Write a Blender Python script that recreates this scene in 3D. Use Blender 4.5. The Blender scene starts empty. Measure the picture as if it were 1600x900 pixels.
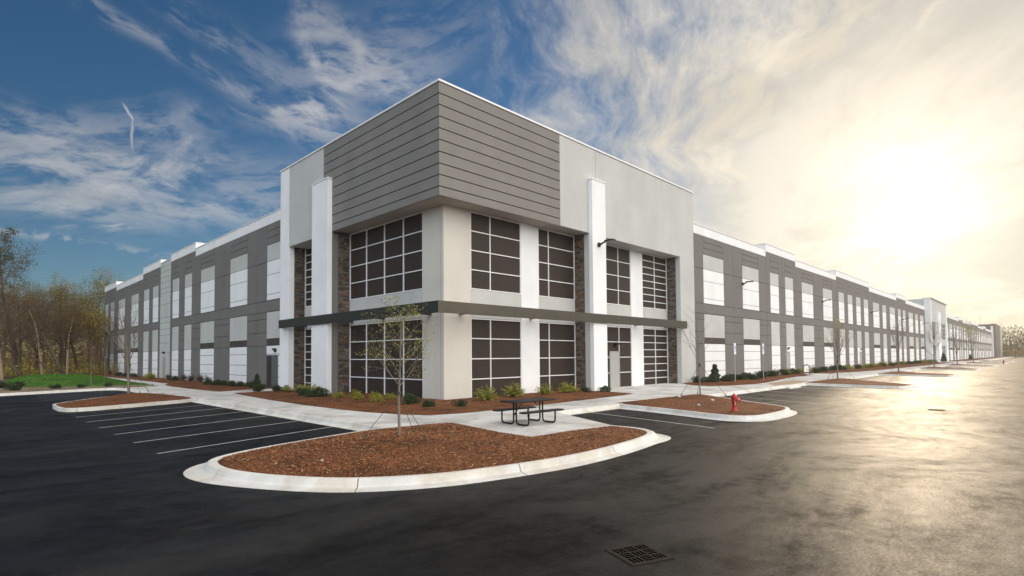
import bpy, bmesh, math, random
from mathutils import Vector, Matrix
R_ = math.radians
scene = bpy.context.scene
C = scene.collection

# ------------------------------------------------------------------ camera
CAM = Vector((-14.474, -18.284, 2.0))
ROWS = ((0.7014819757, -0.7126433390, -0.0079062757),
        (-0.0191302040, -0.0299178862, 0.9993692788),
        (0.7124303987, 0.7008882875, 0.0346198703))
cd = bpy.data.cameras.new('camera')
cam = bpy.data.objects.new('camera', cd)
C.objects.link(cam)
rt, up, fw = (Vector(r) for r in ROWS)
m = Matrix((( rt.x, up.x, -fw.x, CAM.x), (rt.y, up.y, -fw.y, CAM.y), (rt.z, up.z, -fw.z, CAM.z), (0, 0, 0, 1)))
cam.matrix_world = m
FPX = 855.752
cd.sensor_width = 36.0
cd.lens = FPX / 1600 * 36.0
cd.shift_y = 77.388 / 1600
cd.clip_start = 0.1
cd.clip_end = 6000
scene.camera = cam

def aim(px, py):
    """direction of a point of the view, used for the sun and the clouds (all infinitely far)"""
    return (rt * ((px - 800) / FPX) - up * ((py - 527.388) / FPX) + fw).normalized()

# ------------------------------------------------------------------ view transform, sky, sun
scene.view_settings.view_transform = 'Standard'
scene.view_settings.look = 'None'
scene.view_settings.gamma = 1.0
scene.view_settings.use_curve_mapping = False
scene.view_settings.exposure = 0.0
scene.render.engine = 'CYCLES'
scene.cycles.use_denoising = True
scene.cycles.max_bounces = 6
scene.cycles.transparent_max_bounces = 16

SUN_DIR = aim(1420, 318)
SUN_EL = math.asin(SUN_DIR.z)
SUN_AZ = math.atan2(SUN_DIR.y, SUN_DIR.x)

world = bpy.data.worlds.new('World')
scene.world = world
world.use_nodes = True
world.cycles.sampling_method = 'MANUAL'
world.cycles.sample_map_resolution = 512
nt = world.node_tree
nt.nodes.clear()

class NG:
    """small node-graph writer"""
    def __init__(s, tree): s.t = tree
    def n(s, kind, **kw):
        x = s.t.nodes.new(kind)
        for k, v in kw.items(): setattr(x, k, v)
        return x
    def put(s, sock, v):
        if isinstance(v, bpy.types.NodeSocket): s.t.links.new(v, sock)
        elif isinstance(v, (tuple, list, Vector)) and sock.type == 'RGBA' and len(v) == 3: sock.default_value = (*v, 1)
        else: sock.default_value = v
    def m(s, op, a, b=0.0, c=0.0, clamp=False):
        x = s.n('ShaderNodeMath', operation=op, use_clamp=clamp)
        for i, v in enumerate((a, b, c)):
            if i < len(x.inputs): s.put(x.inputs[i], v)
        return x.outputs[0]
    def v(s, op, a, b=(0, 0, 0), sc=None):
        x = s.n('ShaderNodeVectorMath', operation=op)
        s.put(x.inputs[0], a)
        if op != 'SCALE': s.put(x.inputs[1], b)
        if sc is not None: s.put(x.inputs['Scale'], sc)
        return x.outputs['Value'] if op in ('DOT_PRODUCT', 'LENGTH') else x.outputs['Vector']
    def ss(s, x, a, b, lo=0.0, hi=1.0):
        r = s.n('ShaderNodeMapRange', interpolation_type='SMOOTHSTEP')
        for i, v in enumerate((x, a, b, lo, hi)): s.put(r.inputs[i], v)
        return r.outputs[0]
    def noise(s, vec, scale, detail=4.0, rough=0.55, dist=0.0, dim='3D'):
        x = s.n('ShaderNodeTexNoise', noise_dimensions=dim)
        s.put(x.inputs['Vector'], vec)
        for k, v in (('Scale', scale), ('Detail', detail), ('Roughness', rough), ('Distortion', dist)): s.put(x.inputs[k], v)
        return x
    def mix(s, f, a, b, mode='MIX'):
        x = s.n('ShaderNodeMix', data_type='RGBA', blend_type=mode, clamp_factor=True)
        s.put(x.inputs[0], f); s.put(x.inputs[6], a); s.put(x.inputs[7], b)
        return x.outputs[2]
    def xyz(s, vec):
        x = s.n('ShaderNodeSeparateXYZ'); s.put(x.inputs[0], vec); return x.outputs
    def cxyz(s, x, y, z):
        c = s.n('ShaderNodeCombineXYZ')
        for i, v in enumerate((x, y, z)): s.put(c.inputs[i], v)
        return c.outputs[0]

g = NG(nt)
sky = g.n('ShaderNodeTexSky', sky_type='NISHITA', sun_disc=False)
sky.sun_elevation = SUN_EL
sky.sun_rotation = math.pi / 2 - SUN_AZ
sky.altitude = 300
sky.air_density = 1.0
sky.dust_density = 0.15
sky.ozone_density = 3.0
tc = g.n('ShaderNodeTexCoord')
D = g.v('NORMALIZE', tc.outputs['Generated'])
dx, dy, dz = g.xyz(D)
BG = 0.1                                                     # strength of the background

sunc = g.v('DOT_PRODUCT', D, tuple(SUN_DIR))
sunp = g.m('MAXIMUM', sunc, 0.0)
# clear air: the Nishita sky, deepened the way a polarised wide-angle evening sky looks
clear = g.n('ShaderNodeHueSaturation')
clear.inputs['Saturation'].default_value = 1.18
g.put(clear.inputs['Value'], 0.85)
g.put(clear.inputs['Color'], sky.outputs[0])
clear = clear.outputs[0]

# cloud sheet: the direction is projected on a level sheet turned towards the sun
ca, sa = math.cos(SUN_AZ + 0.25), math.sin(SUN_AZ + 0.25)
h = g.m('ADD', g.m('MAXIMUM', dz, 0.0), 0.16)
px = g.m('DIVIDE', g.m('ADD', g.m('MULTIPLY', dx, ca), g.m('MULTIPLY', dy, sa)), h)
py = g.m('DIVIDE', g.m('SUBTRACT', g.m('MULTIPLY', dy, ca), g.m('MULTIPLY', dx, sa)), h)
P0 = g.cxyz(px, py, 0.0)
warp = g.noise(P0, 0.9, 3.0)
W = g.v('SCALE', g.v('SUBTRACT', warp.outputs['Color'], (0.5, 0.5, 0.5)), sc=0.75)
P1 = g.v('ADD', P0, W)
st = g.noise(g.v('MULTIPLY', P1, (0.55, 1.5, 1)), 1.6, 7.0, 0.62).outputs[0]       # streaky cirrus
pu = g.noise(g.v('MULTIPLY', P1, (0.8, 1.0, 1)), 0.85, 5.0, 0.6).outputs[0]       # broader masses
fine = g.noise(g.v('MULTIPLY', P1, (0.9, 2.6, 1)), 6.5, 5.0, 0.68).outputs[0]     # combed fibres
tex = g.m('ADD', g.m('ADD', g.m('MULTIPLY', st, 0.50), g.m('MULTIPLY', pu, 0.26)), g.m('MULTIPLY', fine, 0.24))

# veil that thickens towards the sun
field = g.ss(sunc, 0.50, 0.93)
veil = g.ss(g.m('ADD', tex, g.m('MULTIPLY', field, 0.225)), 0.555, 0.86)

# single wisps on the clear side: fibrous bars between two directions, each combed along its own length
wd = g.noise(D, 2.6, 3.0, 0.5)
DW = g.v('ADD', D, g.v('SCALE', g.v('SUBTRACT', wd.outputs['Color'], (0.5, 0.5, 0.5)), sc=0.11))
def bar(a, b, w, k, d=DW, comb=.5, seed=0.0, fl=3.6, fv=1.1):
    A, B = aim(*a), aim(*b)
    nrm = A.cross(B).normalized()
    mid = (A + B).normalized()
    tan = nrm.cross(mid)
    half = abs(B.dot(tan))
    v = g.m('DIVIDE', g.v('DOT_PRODUCT', d, tuple(nrm)), w)
    u = g.m('DIVIDE', g.v('DOT_PRODUCT', d, tuple(tan)), half)
    e = g.m('ADD', g.m('MULTIPLY', v, v), g.m('POWER', g.m('ABSOLUTE', u), 3.0))
    front = g.m('GREATER_THAN', g.v('DOT_PRODUCT', d, tuple(mid)), 0.0)
    o = g.m('MULTIPLY', g.m('MULTIPLY', g.m('EXPONENT', g.m('MULTIPLY', e, -1.0)), k), front)
    if comb:
        n = g.noise(g.cxyz(g.m('MULTIPLY', u, fl * half * 3.0), g.m('MULTIPLY', v, fv * w * 28), seed), 1.0, 5.0, 0.64, 0.25).outputs[0]
        o = g.m('MULTIPLY', o, g.ss(n, .5 - .17 * comb, .5 + .20 * comb))
    return o
def ring(c, r0, w, k, seed):
    r = g.m('SQRT', g.m('MAXIMUM', g.m('MULTIPLY', g.m('SUBTRACT', 1.0, g.v('DOT_PRODUCT', DW, tuple(aim(*c)))), 2.0), 0.0))
    q = g.m('DIVIDE', g.m('SUBTRACT', r, r0), w)
    n = g.noise(g.v('MULTIPLY', DW, (15, 15, 22)), 1.0, 5.0, 0.62, 0.2).outputs[0]
    return g.m('MULTIPLY', g.m('MULTIPLY', g.m('EXPONENT', g.m('MULTIPLY', g.m('MULTIPLY', q, q), -1.0)), k), g.ss(n, .33, .66))
bars = [((-140, 195), (330, 205), .030, .62), ((-140, 240), (300, 262), .034, .95), ((40, 330), (345, 190), .018, .72),
        ((60, 255), (470, 352), .034, .78), ((-120, 300), (300, 318), .040, .42), ((210, 260), (400, 240), .016, .50), ((330, 285), (560, 300), .035, .50),
        ((395, 140), (580, 225), .030, .95, DW, .45), ((465, 92), (660, 112), .040, .72, DW, .4), ((470, 140), (530, 200), .045, .60, DW, .4),
        ((40, -30), (440, 165), .012, .50), ((200, -40), (470, 130), .020, .36), ((560, 60), (760, 20), .05, .35), ((560, 140), (700, 90), .06, .45)]
wis = 0.0
for i, b in enumerate(bars): wis = g.m('ADD', wis, bar(*b, seed=i * 3.7))
wis = g.m('ADD', wis, ring((562, 172), .066, .044, .70, 1.0))
wis = g.m('MULTIPLY', wis, g.ss(st, .30, .60, .45, 1.1))
wis = g.m('SUBTRACT', 1.0, g.m('EXPONENT', g.m('MULTIPLY', wis, -1.05)))
wd2 = g.noise(D, 26.0, 3.0)
DT = g.v('ADD', D, g.v('SCALE', g.v('SUBTRACT', wd2.outputs['Color'], (0.5, 0.5, 0.5)), sc=0.016))
trail = g.m('ADD', g.m('ADD', bar((190, 161), (205, 188), .0019, .62, DT, 0), bar((203, 182), (209, 243), .0015, .62, DT, 0)), bar((-80, 346), (252, 398), .0065, .42, DT, .35, 5.0, 6, 1))
trail = g.m('ADD', trail, bar((150, 357), (232, 350), .0075, .55, DT, 1, 8.0, 8, 4))
trail = g.m('ADD', trail, bar((80, 358), (122, 352), .005, .35, DT, 1, 9.0, 8, 4))
veil = g.m('MAXIMUM', veil, g.m('MULTIPLY', g.ss(sunc, 0.90, 0.985), 0.9))
cover = g.m('MAXIMUM', g.m('MAXIMUM', veil, g.m('MULTIPLY', wis, 0.84)), trail, clamp=True)

near = g.ss(sunc, 0.74, 0.995)
ccol = g.mix(near, (0.70, 0.67, 0.64), (0.96, 0.86, 0.68))
shade = g.ss(g.noise(g.v('MULTIPLY', P1, (0.7, 1.2, 1)), 1.9, 6.0, 0.6).outputs[0], .38, .62, 0.84, 1.08)
ccol = g.v('SCALE', ccol, sc=shade)
col = g.mix(g.m('MULTIPLY', cover, 0.92), g.v('SCALE', clear, sc=BG), ccol)
# aureole of the veiled sun
gl = g.m('ADD', g.m('MULTIPLY', g.m('MULTIPLY', g.m('POWER', sunp, 200.0), g.ss(tex, .36, .62, .40, 1.15)), 0.72), g.m('MULTIPLY', g.m('POWER', sunp, 26.0), 0.10))
glc = g.mix(g.m('POWER', sunp, 40.0), (1.0, 0.72, 0.36), (1.0, 0.90, 0.66))
col = g.v('ADD', col, g.v('SCALE', glc, sc=gl))
# unseen bright cloud bank, added behind the camera to light the fronts
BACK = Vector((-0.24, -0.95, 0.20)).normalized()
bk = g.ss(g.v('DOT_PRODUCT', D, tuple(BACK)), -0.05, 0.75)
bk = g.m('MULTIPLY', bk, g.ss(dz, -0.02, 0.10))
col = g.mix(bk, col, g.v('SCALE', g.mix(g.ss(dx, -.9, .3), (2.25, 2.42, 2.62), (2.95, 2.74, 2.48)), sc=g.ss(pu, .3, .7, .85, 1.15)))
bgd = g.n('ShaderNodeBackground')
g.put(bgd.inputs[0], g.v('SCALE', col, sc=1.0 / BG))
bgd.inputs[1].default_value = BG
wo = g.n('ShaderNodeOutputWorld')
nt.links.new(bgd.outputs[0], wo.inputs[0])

sl = bpy.data.lights.new('sun', 'SUN')
sl.energy = 2.0
sl.angle = R_(6.0)
sl.color = (1.0, 0.80, 0.56)
so = bpy.data.objects.new('sun', sl)
so.rotation_euler = SUN_DIR.to_track_quat('Z', 'Y').to_euler()
so.location = (0, 0, 60)
C.objects.link(so)

# ------------------------------------------------------------------ helpers
class MB:
    """collects faces (with material slots) and links them as ONE mesh object"""
    def __init__(s): s.v, s.f, s.k = [], [], []
    def quad(s, pts, k=0):
        i = len(s.v); s.v += [tuple(p) for p in pts]; s.f.append(tuple(range(i, i + len(pts)))); s.k.append(k)
    def hexa(s, P, k=0):
        i = len(s.v); s.v += [tuple(p) for p in P]
        for q in ((0, 3, 2, 1), (4, 5, 6, 7), (0, 1, 5, 4), (1, 2, 6, 5), (2, 3, 7, 6), (3, 0, 4, 7)):
            s.f.append(tuple(i + j for j in q)); s.k.append(k)
    def box(s, x0, x1, y0, y1, z0, z1, k=0):
        s.hexa(((x0, y0, z0), (x1, y0, z0), (x1, y1, z0), (x0, y1, z0), (x0, y0, z1), (x1, y0, z1), (x1, y1, z1), (x0, y1, z1)), k)
    def fbox(s, F, u0, u1, w0, w1, n0, n1, k=0):
        s.hexa([F(a, c, b) for c in (w0, w1) for a, b in ((u0, n0), (u1, n0), (u1, n1), (u0, n1))], k)
    def tube(s, pts, rad, n=6, k=0, cap=True):
        pts = [Vector(p) for p in pts]
        if not isinstance(rad, (list, tuple)): rad = [rad] * len(pts)
        base = len(s.v); prev = None
        for i, p in enumerate(pts):
            t = (pts[min(i + 1, len(pts) - 1)] - pts[max(i - 1, 0)])
            if t.length < 1e-9: t = Vector((0, 0, 1))
            t.normalize()
            if prev is None:
                a = t.orthogonal().normalized()
            else:
                a = prev - t * prev.dot(t)
                a = a.normalized() if a.length > 1e-6 else t.orthogonal().normalized()
            prev = a; b = t.cross(a)
            for j in range(n):
                q = 2 * math.pi * j / n
                s.v.append(tuple(p + (a * math.cos(q) + b * math.sin(q)) * rad[i]))
        for i in range(len(pts) - 1):
            for j in range(n):
                o = base + i * n
                s.f.append((o + j, o + (j + 1) % n, o + n + (j + 1) % n, o + n + j)); s.k.append(k)
        if cap:
            s.f.append(tuple(base + j for j in reversed(range(n)))); s.k.append(k)
            o = base + (len(pts) - 1) * n
            s.f.append(tuple(o + j for j in range(n))); s.k.append(k)
    def lathe(s, prof, n=16, k=0, c=(0, 0, 0), axis='z'):
        base = len(s.v)
        for r, z in prof:
            for j in range(n):
                q = 2 * math.pi * j / n
                a, b = r * math.cos(q), r * math.sin(q)
                p = {'z': (a, b, z), 'x': (z, a, b), 'y': (a, z, b)}[axis]
                s.v.append((p[0] + c[0], p[1] + c[1], p[2] + c[2]))
        for i in range(len(prof) - 1):
            for j in range(n):
                o = base + i * n
                s.f.append((o + j, o + (j + 1) % n, o + n + (j + 1) % n, o + n + j)); s.k.append(k)
        s.f.append(tuple(base + j for j in reversed(range(n)))); s.k.append(k)
        o = base + (len(prof) - 1) * n
        s.f.append(tuple(o + j for j in range(n))); s.k.append(k)
    def leaf(s, p, size, rnd, k=0, asp=1.0, nrm=None):
        d = nrm or Vector((rnd.gauss(0, 1), rnd.gauss(0, 1), rnd.gauss(0, 1) + .3))
        d = d.normalized(); a = d.orthogonal().normalized(); q = rnd.random() * 6.283
        a = (Matrix.Rotation(q, 3, d) @ a); b = d.cross(a)
        a = a * size * .5; b = b * size * .5 * asp; p = Vector(p)
        s.quad((p - a, p - b * .8 + a * .1, p + a, p + b * .8 + a * .1), k)
    def mesh(s, name, mats, smooth=False, solid=False):
        me = bpy.data.meshes.new(name)
        me.from_pydata(s.v, [], s.f); 
        for m_ in (mats if isinstance(mats, (list, tuple)) else [mats]): me.materials.append(m_)
        me.polygons.foreach_set('material_index', s.k)
        if smooth: me.polygons.foreach_set('use_smooth', [True] * len(s.f))
        if solid:
            bm = bmesh.new(); bm.from_mesh(me)
            bmesh.ops.recalc_face_normals(bm, faces=bm.faces); bm.to_mesh(me); bm.free()
        me.update()
        return me
    def build(s, name, mats, parent=None, smooth=False, solid=True, bevel=0.0):
        o = bpy.data.objects.new(name, s.mesh(name, mats, smooth, solid))
        C.objects.link(o)
        if parent: o.parent = parent
        if bevel:
            b = o.modifiers.new('bevel', 'BEVEL'); b.width = bevel; b.segments = 2; b.limit_method = 'ANGLE'
        return o

def tag(o, label=None, cat=None, group=None, kind=None):
    if label: o['label'] = label
    if cat: o['category'] = cat
    if group: o['group'] = group
    if kind: o['kind'] = kind
    return o
def thing(name, label, cat, loc=(0, 0, 0), group=None, rz=0.0, sc=1.0):
    o = bpy.data.objects.new(name, None); C.objects.link(o)
    o.location = loc; o.rotation_euler = (0, 0, rz); o.scale = (sc,) * 3
    o.empty_display_size = .2
    return tag(o, label, cat, group)
def copy_tree(root, label, group=None, loc=(0, 0, 0), rz=0.0, sc=1.0):
    r = root.copy(); C.objects.link(r); r.location = loc; r.rotation_euler = (0, 0, rz); r.scale = (sc,) * 3 if not isinstance(sc, tuple) else sc
    r['label'] = label
    if group: r['group'] = group
    for ch in list(root.children):
        c = ch.copy(); C.objects.link(c); c.parent = r
        for gc in list(ch.children):
            d = gc.copy(); C.objects.link(d); d.parent = c
    return r
def structure(o): o['kind'] = 'structure'; return o

FR = lambda u, w, n: (u, -n, w)          # right-hand front: u runs along +X, n towards the viewer
FL = lambda u, w, n: (-n, u, w)          # left-hand front: u runs along +Y

# ------------------------------------------------------------------ materials
MATS = {}
def mat(name, col, rough=.7, var=.10, scale=1.0, detail=6, bump=0.0, bscale=60, streak=0.0, spec=.5, metal=0.0, var2=None, coat=0.0):
    m_ = bpy.data.materials.new(name); m_.use_nodes = True
    t = m_.node_tree; b = t.nodes['Principled BSDF']; q = NG(t)
    tcn = q.n('ShaderNodeTexCoord').outputs['Object']
    n1 = q.noise(tcn, scale, detail, .6).outputs[0]
    f = q.ss(n1, .3, .7, 1 - var, 1 + var)
    if streak:
        s1 = q.noise(q.v('MULTIPLY', tcn, (.9, .9, .10)), 1.0, 4, .5).outputs[0]
        f = q.m('MULTIPLY', f, q.ss(s1, .3, .72, 1 - streak, 1 + streak * .4))
    n2 = q.noise(tcn, scale * 23, 3, .6).outputs[0]
    f = q.m('MULTIPLY', f, q.ss(n2, .25, .75, 1 - var * .5, 1 + var * .5))
    c = q.v('SCALE', col, sc=f)
    if var2: c = q.mix(q.ss(q.noise(tcn, var2[1], 5, .6).outputs[0], .45, .62), c, q.v('SCALE', var2[0], sc=f))
    q.put(b.inputs['Base Color'], c)
    q.put(b.inputs['Roughness'], q.ss(n1, .2, .8, max(rough - .06, .02), min(rough + .06, 1)))
    b.inputs['Specular IOR Level'].default_value = spec
    b.inputs['Metallic'].default_value = metal
    if coat: b.inputs['Coat Weight'].default_value = coat; b.inputs['Coat Roughness'].default_value = .1
    if bump:
        bp = q.n('ShaderNodeBump'); bp.inputs['Strength'].default_value = min(bump, 1); bp.inputs['Distance'].default_value = .01
        q.put(bp.inputs['Height'], q.noise(tcn, bscale, 5, .65).outputs[0])
        t.links.new(bp.outputs[0], b.inputs['Normal'])
    MATS[name] = m_
    return m_

white = mat('white_paint', (.80, .80, .80), .75, .04, .6, bump=.25, bscale=40, streak=.03, spec=.25)
lgrey = mat('light_grey_paint', (.50, .50, .48), .78, .05, .5, bump=.3, bscale=40, streak=.05, spec=.25)
dgrey = mat('dark_grey_paint', (.172, .163, .153), .8, .06, .5, bump=.3, bscale=40, streak=.05, spec=.25)
brown_p = mat('brown_paint', (.070, .058, .050), .75, .06, .8, bump=.2, spec=.3)
clad = mat('grey_cladding', (.212, .199, .183), .72, .05, .7, bump=.25, bscale=60, streak=.05, spec=.3)
clad_d = mat('brown_grey_cladding', (.15, .125, .105), .75, .06, .7, spec=.3)
cream = mat('pale_grey_paint', (.60, .565, .50), .75, .04, .5, bump=.25, bscale=40, streak=.04, spec=.25)
caulk = mat('dark_joint', (.035, .033, .032), .9, .1, 2)
pane_m = mat('dark_brown_pane', (.040, .0292, .0238), .55, .10, 1.4, spec=.2)
frame_m = mat('white_frame', (.74, .74, .73), .5, .04, 2, spec=.4)
coping = mat('white_metal_coping', (.80, .79, .77), .45, .03, 1, spec=.5)
black_m = mat('black_bronze_metal', (.014, .0135, .013), .42, .15, .8, spec=.35)
canopy_m = mat('bronze_canopy_metal', (.085, .078, .066), .36, .12, .8, spec=.4, metal=.85)
soffit_m = mat('soffit_paint', (.42, .39, .35), .8, .05, 1)
stones = [mat('stone_%s' % n, c, .88, .22, 5, bump=.6, bscale=35) for n, c in
          (('brown', (.115, .078, .055)), ('grey', (.125, .110, .097)), ('rust', (.150, .090, .056)), ('dark', (.060, .048, .041)), ('tan', (.175, .138, .103)))]
mortar = mat('stone_shadow_gap', (.02, .017, .015), .95, .1, 3)  # dark backing behind the gaps between the stones
door_m = mat('grey_door', (.36, .355, .34), .5, .04, 1)
door_dk = mat('dark_grey_door', (.12, .12, .12), .5, .04, 1)
steel = mat('steel', (.45, .45, .44), .35, .06, 4, metal=1.0)
roofm = mat('roof_membrane', (.55, .55, .53), .8, .08, .4)
lens_m = mat('pale_lamp_lens', (.40, .41, .42), .25, .04, 2)
conc = mat('concrete', (.57, .555, .525), .85, .10, .9, bump=.35, bscale=90, spec=.25, var2=((.42, .40, .365), .55))
kerb_m = mat('kerb_concrete', (.62, .605, .57), .85, .10, 1.6, bump=.4, bscale=110, spec=.25, var2=((.56, .52, .45), 1.3))
rust_c = mat('stained_ramp', (.36, .26, .17), .85, .15, 1.2)
linep = mat('road_paint', (.33, .325, .31), .7, .12, 3, bump=.2, bscale=150)

def ground_mats():
    # sealed asphalt: nearly black, its gloss broken by traffic films and swept dust
    m_ = bpy.data.materials.new('asphalt'); m_.use_nodes = True
    t = m_.node_tree; b = t.nodes['Principled BSDF']; q = NG(t)
    P = q.n('ShaderNodeTexCoord').outputs['Object']
    wp = q.v('SCALE', q.v('SUBTRACT', q.noise(P, .10, 2).outputs['Color'], (.5, .5, .5)), sc=7.0)
    Q = q.v('ADD', P, wp)
    sweep = q.noise(q.v('MULTIPLY', Q, (.10, .75, 1)), 1.0, 6, .62).outputs[0]
    sweep2 = q.noise(q.v('MULTIPLY', Q, (.55, .09, 1)), 1.0, 5, .6).outputs[0]
    patch = q.noise(P, .16, 5, .6).outputs[0]
    grain = q.noise(P, 130, 2, .6).outputs[0]
    agg = q.noise(P, 34, 3, .7).outputs[0]
    dust = q.ss(q.m('ADD', q.m('MULTIPLY', sweep, .6), q.m('MULTIPLY', patch, .4)), .42, .64)
    c = q.mix(dust, (.0085, .0086, .0090), (.021, .0200, .0185))
    c = q.v('SCALE', c, sc=q.m('MULTIPLY', q.ss(grain, .25, .75, .72, 1.35), q.m('MULTIPLY', q.ss(sweep2, .3, .7, .86, 1.12), q.ss(q.noise(P, .55, 6, .7).outputs[0], .34, .60, .62, 1.12))))
    speck = q.ss(q.noise(P, 55, 1, .5).outputs[0], .735, .76)
    c = q.mix(q.m('MULTIPLY', speck, .5), c, (.10, .095, .085))
    q.put(b.inputs['Base Color'], c)
    q.put(b.inputs['Roughness'], q.m('ADD', q.m('ADD', q.ss(dust, 0, 1, .56, .60), q.ss(agg, .3, .7, -.05, .07)), q.ss(q.noise(q.v('MULTIPLY', Q, (.9, 4.0, 1)), 1.0, 5, .68).outputs[0], .3, .7, -.018, .024)))
    mott = q.m('ADD', q.m('MULTIPLY', q.noise(q.v('MULTIPLY', Q, (.45, 1.1, 1)), 1.0, 7, .7).outputs[0], .65), q.m('MULTIPLY', q.noise(P, 3.2, 5, .7).outputs[0], .35))
    q.put(b.inputs['Specular IOR Level'], q.ss(mott, .36, .62, .02, .17))
    bp = q.n('ShaderNodeBump'); bp.inputs['Strength'].default_value = .45; bp.inputs['Distance'].default_value = .008
    q.put(bp.inputs['Height'], q.m('ADD', q.m('MULTIPLY', grain, .6), q.m('MULTIPLY', agg, .8)))
    t.links.new(bp.outputs[0], b.inputs['Normal'])
    # shredded bark mulch
    m2 = bpy.data.materials.new('bark_mulch'); m2.use_nodes = True
    t = m2.node_tree; b = t.nodes['Principled BSDF']; q = NG(t)
    P = q.n('ShaderNodeTexCoord').outputs['Object']
    wv = q.v('ADD', P, q.v('SCALE', q.noise(P, 9, 3).outputs['Color'], sc=.22))
    f1 = q.noise(q.v('MULTIPLY', wv, (34, 11, 20)), 1, 5, .7).outputs[0]
    f2 = q.noise(q.v('MULTIPLY', wv, (12, 38, 20)), 1, 5, .7).outputs[0]
    f = q.m('MAXIMUM', f1, f2)
    c = q.mix(q.ss(f, .42, .70), (.050, .020, .009), (.34, .128, .045))
    c = q.mix(q.ss(q.noise(wv, 46, 2, .6).outputs[0], .64, .74), c, (.34, .19, .095))
    c = q.mix(q.ss(q.noise(P, .9, 4, .6).outputs[0], .42, .66), c, q.v('MULTIPLY', c, (.55, .58, .60)))
    q.put(b.inputs['Base Color'], c); b.inputs['Roughness'].default_value = .9
    b.inputs['Specular IOR Level'].default_value = .2
    bp = q.n('ShaderNodeBump'); bp.inputs['Strength'].default_value = .9; bp.inputs['Distance'].default_value = .03
    q.put(bp.inputs['Height'], f); t.links.new(bp.outputs[0], b.inputs['Normal'])
    return m_, m2
asphalt_m, mulch_m = ground_mats()
field_m = mat('leaf_litter', (.085, .058, .030), .95, .3, .5, bump=.6, bscale=12, var2=((.07, .065, .022), .2))
straw_m = mat('straw_ground', (.20, .155, .085), .95, .25, 1.5, bump=.6, bscale=30, var2=((.13, .085, .045), .8))
lawn_m = mat('lawn', (.045, .13, .006), .95, .25, .8, bump=.6, bscale=40, var2=((.06, .13, .012), .35))

# ------------------------------------------------------------------ ground, roads, pavements
def poly_prism(pts, z0, z1, k=0, mb=None):
    mb = mb or MB(); n = len(pts)
    mb.quad([(x, y, z1) for x, y in pts], k)
    for i in range(n):
        a, b = pts[i], pts[(i + 1) % n]
        mb.quad(((a[0], a[1], z0), (b[0], b[1], z0), (b[0], b[1], z1), (a[0], a[1], z1)), k)
    return mb
def catmull(pts, step=.18, closed=False):
    P = [Vector((*p, 0)) if len(p) == 2 else Vector(p) for p in pts]; out = []
    n = len(P)
    for i in range(n if closed else n - 1):
        p0 = P[(i - 1) % n] if closed or i > 0 else P[0]; p1 = P[i]; p2 = P[(i + 1) % n]
        p3 = P[(i + 2) % n] if closed or i + 2 < n else P[-1]
        k = max(2, int((p2 - p1).length / step))
        for j in range(k):
            t = j / k
            # centripetal-ish blend keeps corners tidy
            out.append(.5 * ((2 * p1) + (p2 - p0) * t + (2 * p0 - 5 * p1 + 4 * p2 - p3) * t * t + (3 * p1 - p0 - 3 * p2 + p3) * t ** 3))
    if not closed: out.append(P[-1])
    return out

gmb = MB(); gmb.quad(((-3000, -3000, -.03), (3000, -3000, -.03), (3000, 3000, -.03), (-3000, 3000, -.03)))
structure(gmb.build('ground', field_m, solid=False))
a = MB()
a.quad(((-90, -110, 0), (325, -110, 0), (325, -6.2, 0), (-90, -6.2, 0)))
a.quad(((-90, -6.2, 0), (-6.3, -6.2, 0), (-6.3, 27, 0), (-90, 27, 0)))
structure(a.build('asphalt_lot', asphalt_m, solid=False))

# pavement slabs between kerbs and building, cut into bays by real joints
def slab_run(mb, F, u0, u1, v0, v1, bay, z0=-.05, z1=.135, gap=.012):
    n = max(1, round((u1 - u0) / bay)); d = (u1 - u0) / n
    for i in range(n):
        a0, b0 = u0 + i * d + gap / 2, u0 + (i + 1) * d - gap / 2
        mb.hexa([F(x, y, z) for z in (z0, z1) for x, y in ((a0, v0), (b0, v0), (b0, v1), (a0, v1))])
sw = MB()
XY = lambda u, v, z: (u, v, z)
YX = lambda u, v, z: (v, u, z)
slab_run(sw, YX, -6.2, 26.0, -6.42, -3.9, 1.9)                     # left walk
slab_run(sw, XY, -6.42, 9.0, -6.2, -3.6, 1.9) if False else None
slab_run(sw, XY, -3.888, 9.4, -6.30, -3.5, 1.9)                      # right walk before the tower
slab_run(sw, XY, 9.412, 24.0, -6.62, -.02, 2.4)                     # apron at the entrance
slab_run(sw, XY, 24.012, 300.0, -6.80, -3.2, 2.4)
slab_run(sw, YX, 26.012, 62.0, -4.35, -2.9, 1.6)                    # walk along the left wing
slab_run(sw, YX, 13.2, 16.5, -3.888, -.6, 1.6, z1=.137)
sw.hexa([(x, y, z) for z in (-.05, .139) for x, y in ((-5.25, -9.75), (-2.15, -9.95), (-.30, -6.31), (-4.80, -6.212))])
for i in range(7):                                                    # the walk swings left at the wood's edge
    a0, a1 = i * .22, (i + 1) * .22
    c = (-9.0, 62.0)
    pp = [(c[0] + r * math.cos(q), c[1] + r * math.sin(q)) for r, q in ((4.65, a0), (6.1, a0), (6.1, a1 - .01), (4.65, a1 - .01))]
    sw.hexa([(x, y, z) for z in (-.05, .135) for x, y in pp])
structure(sw.build('sidewalk', conc))
sb = MB(); sb.box(-6.40, 300, -6.19, -.1, -.04, .06); sb.box(-6.40, -.1, -6.19, 26, -.041, .061)
structure(sb.build('sidewalk_subbase', conc))

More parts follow.
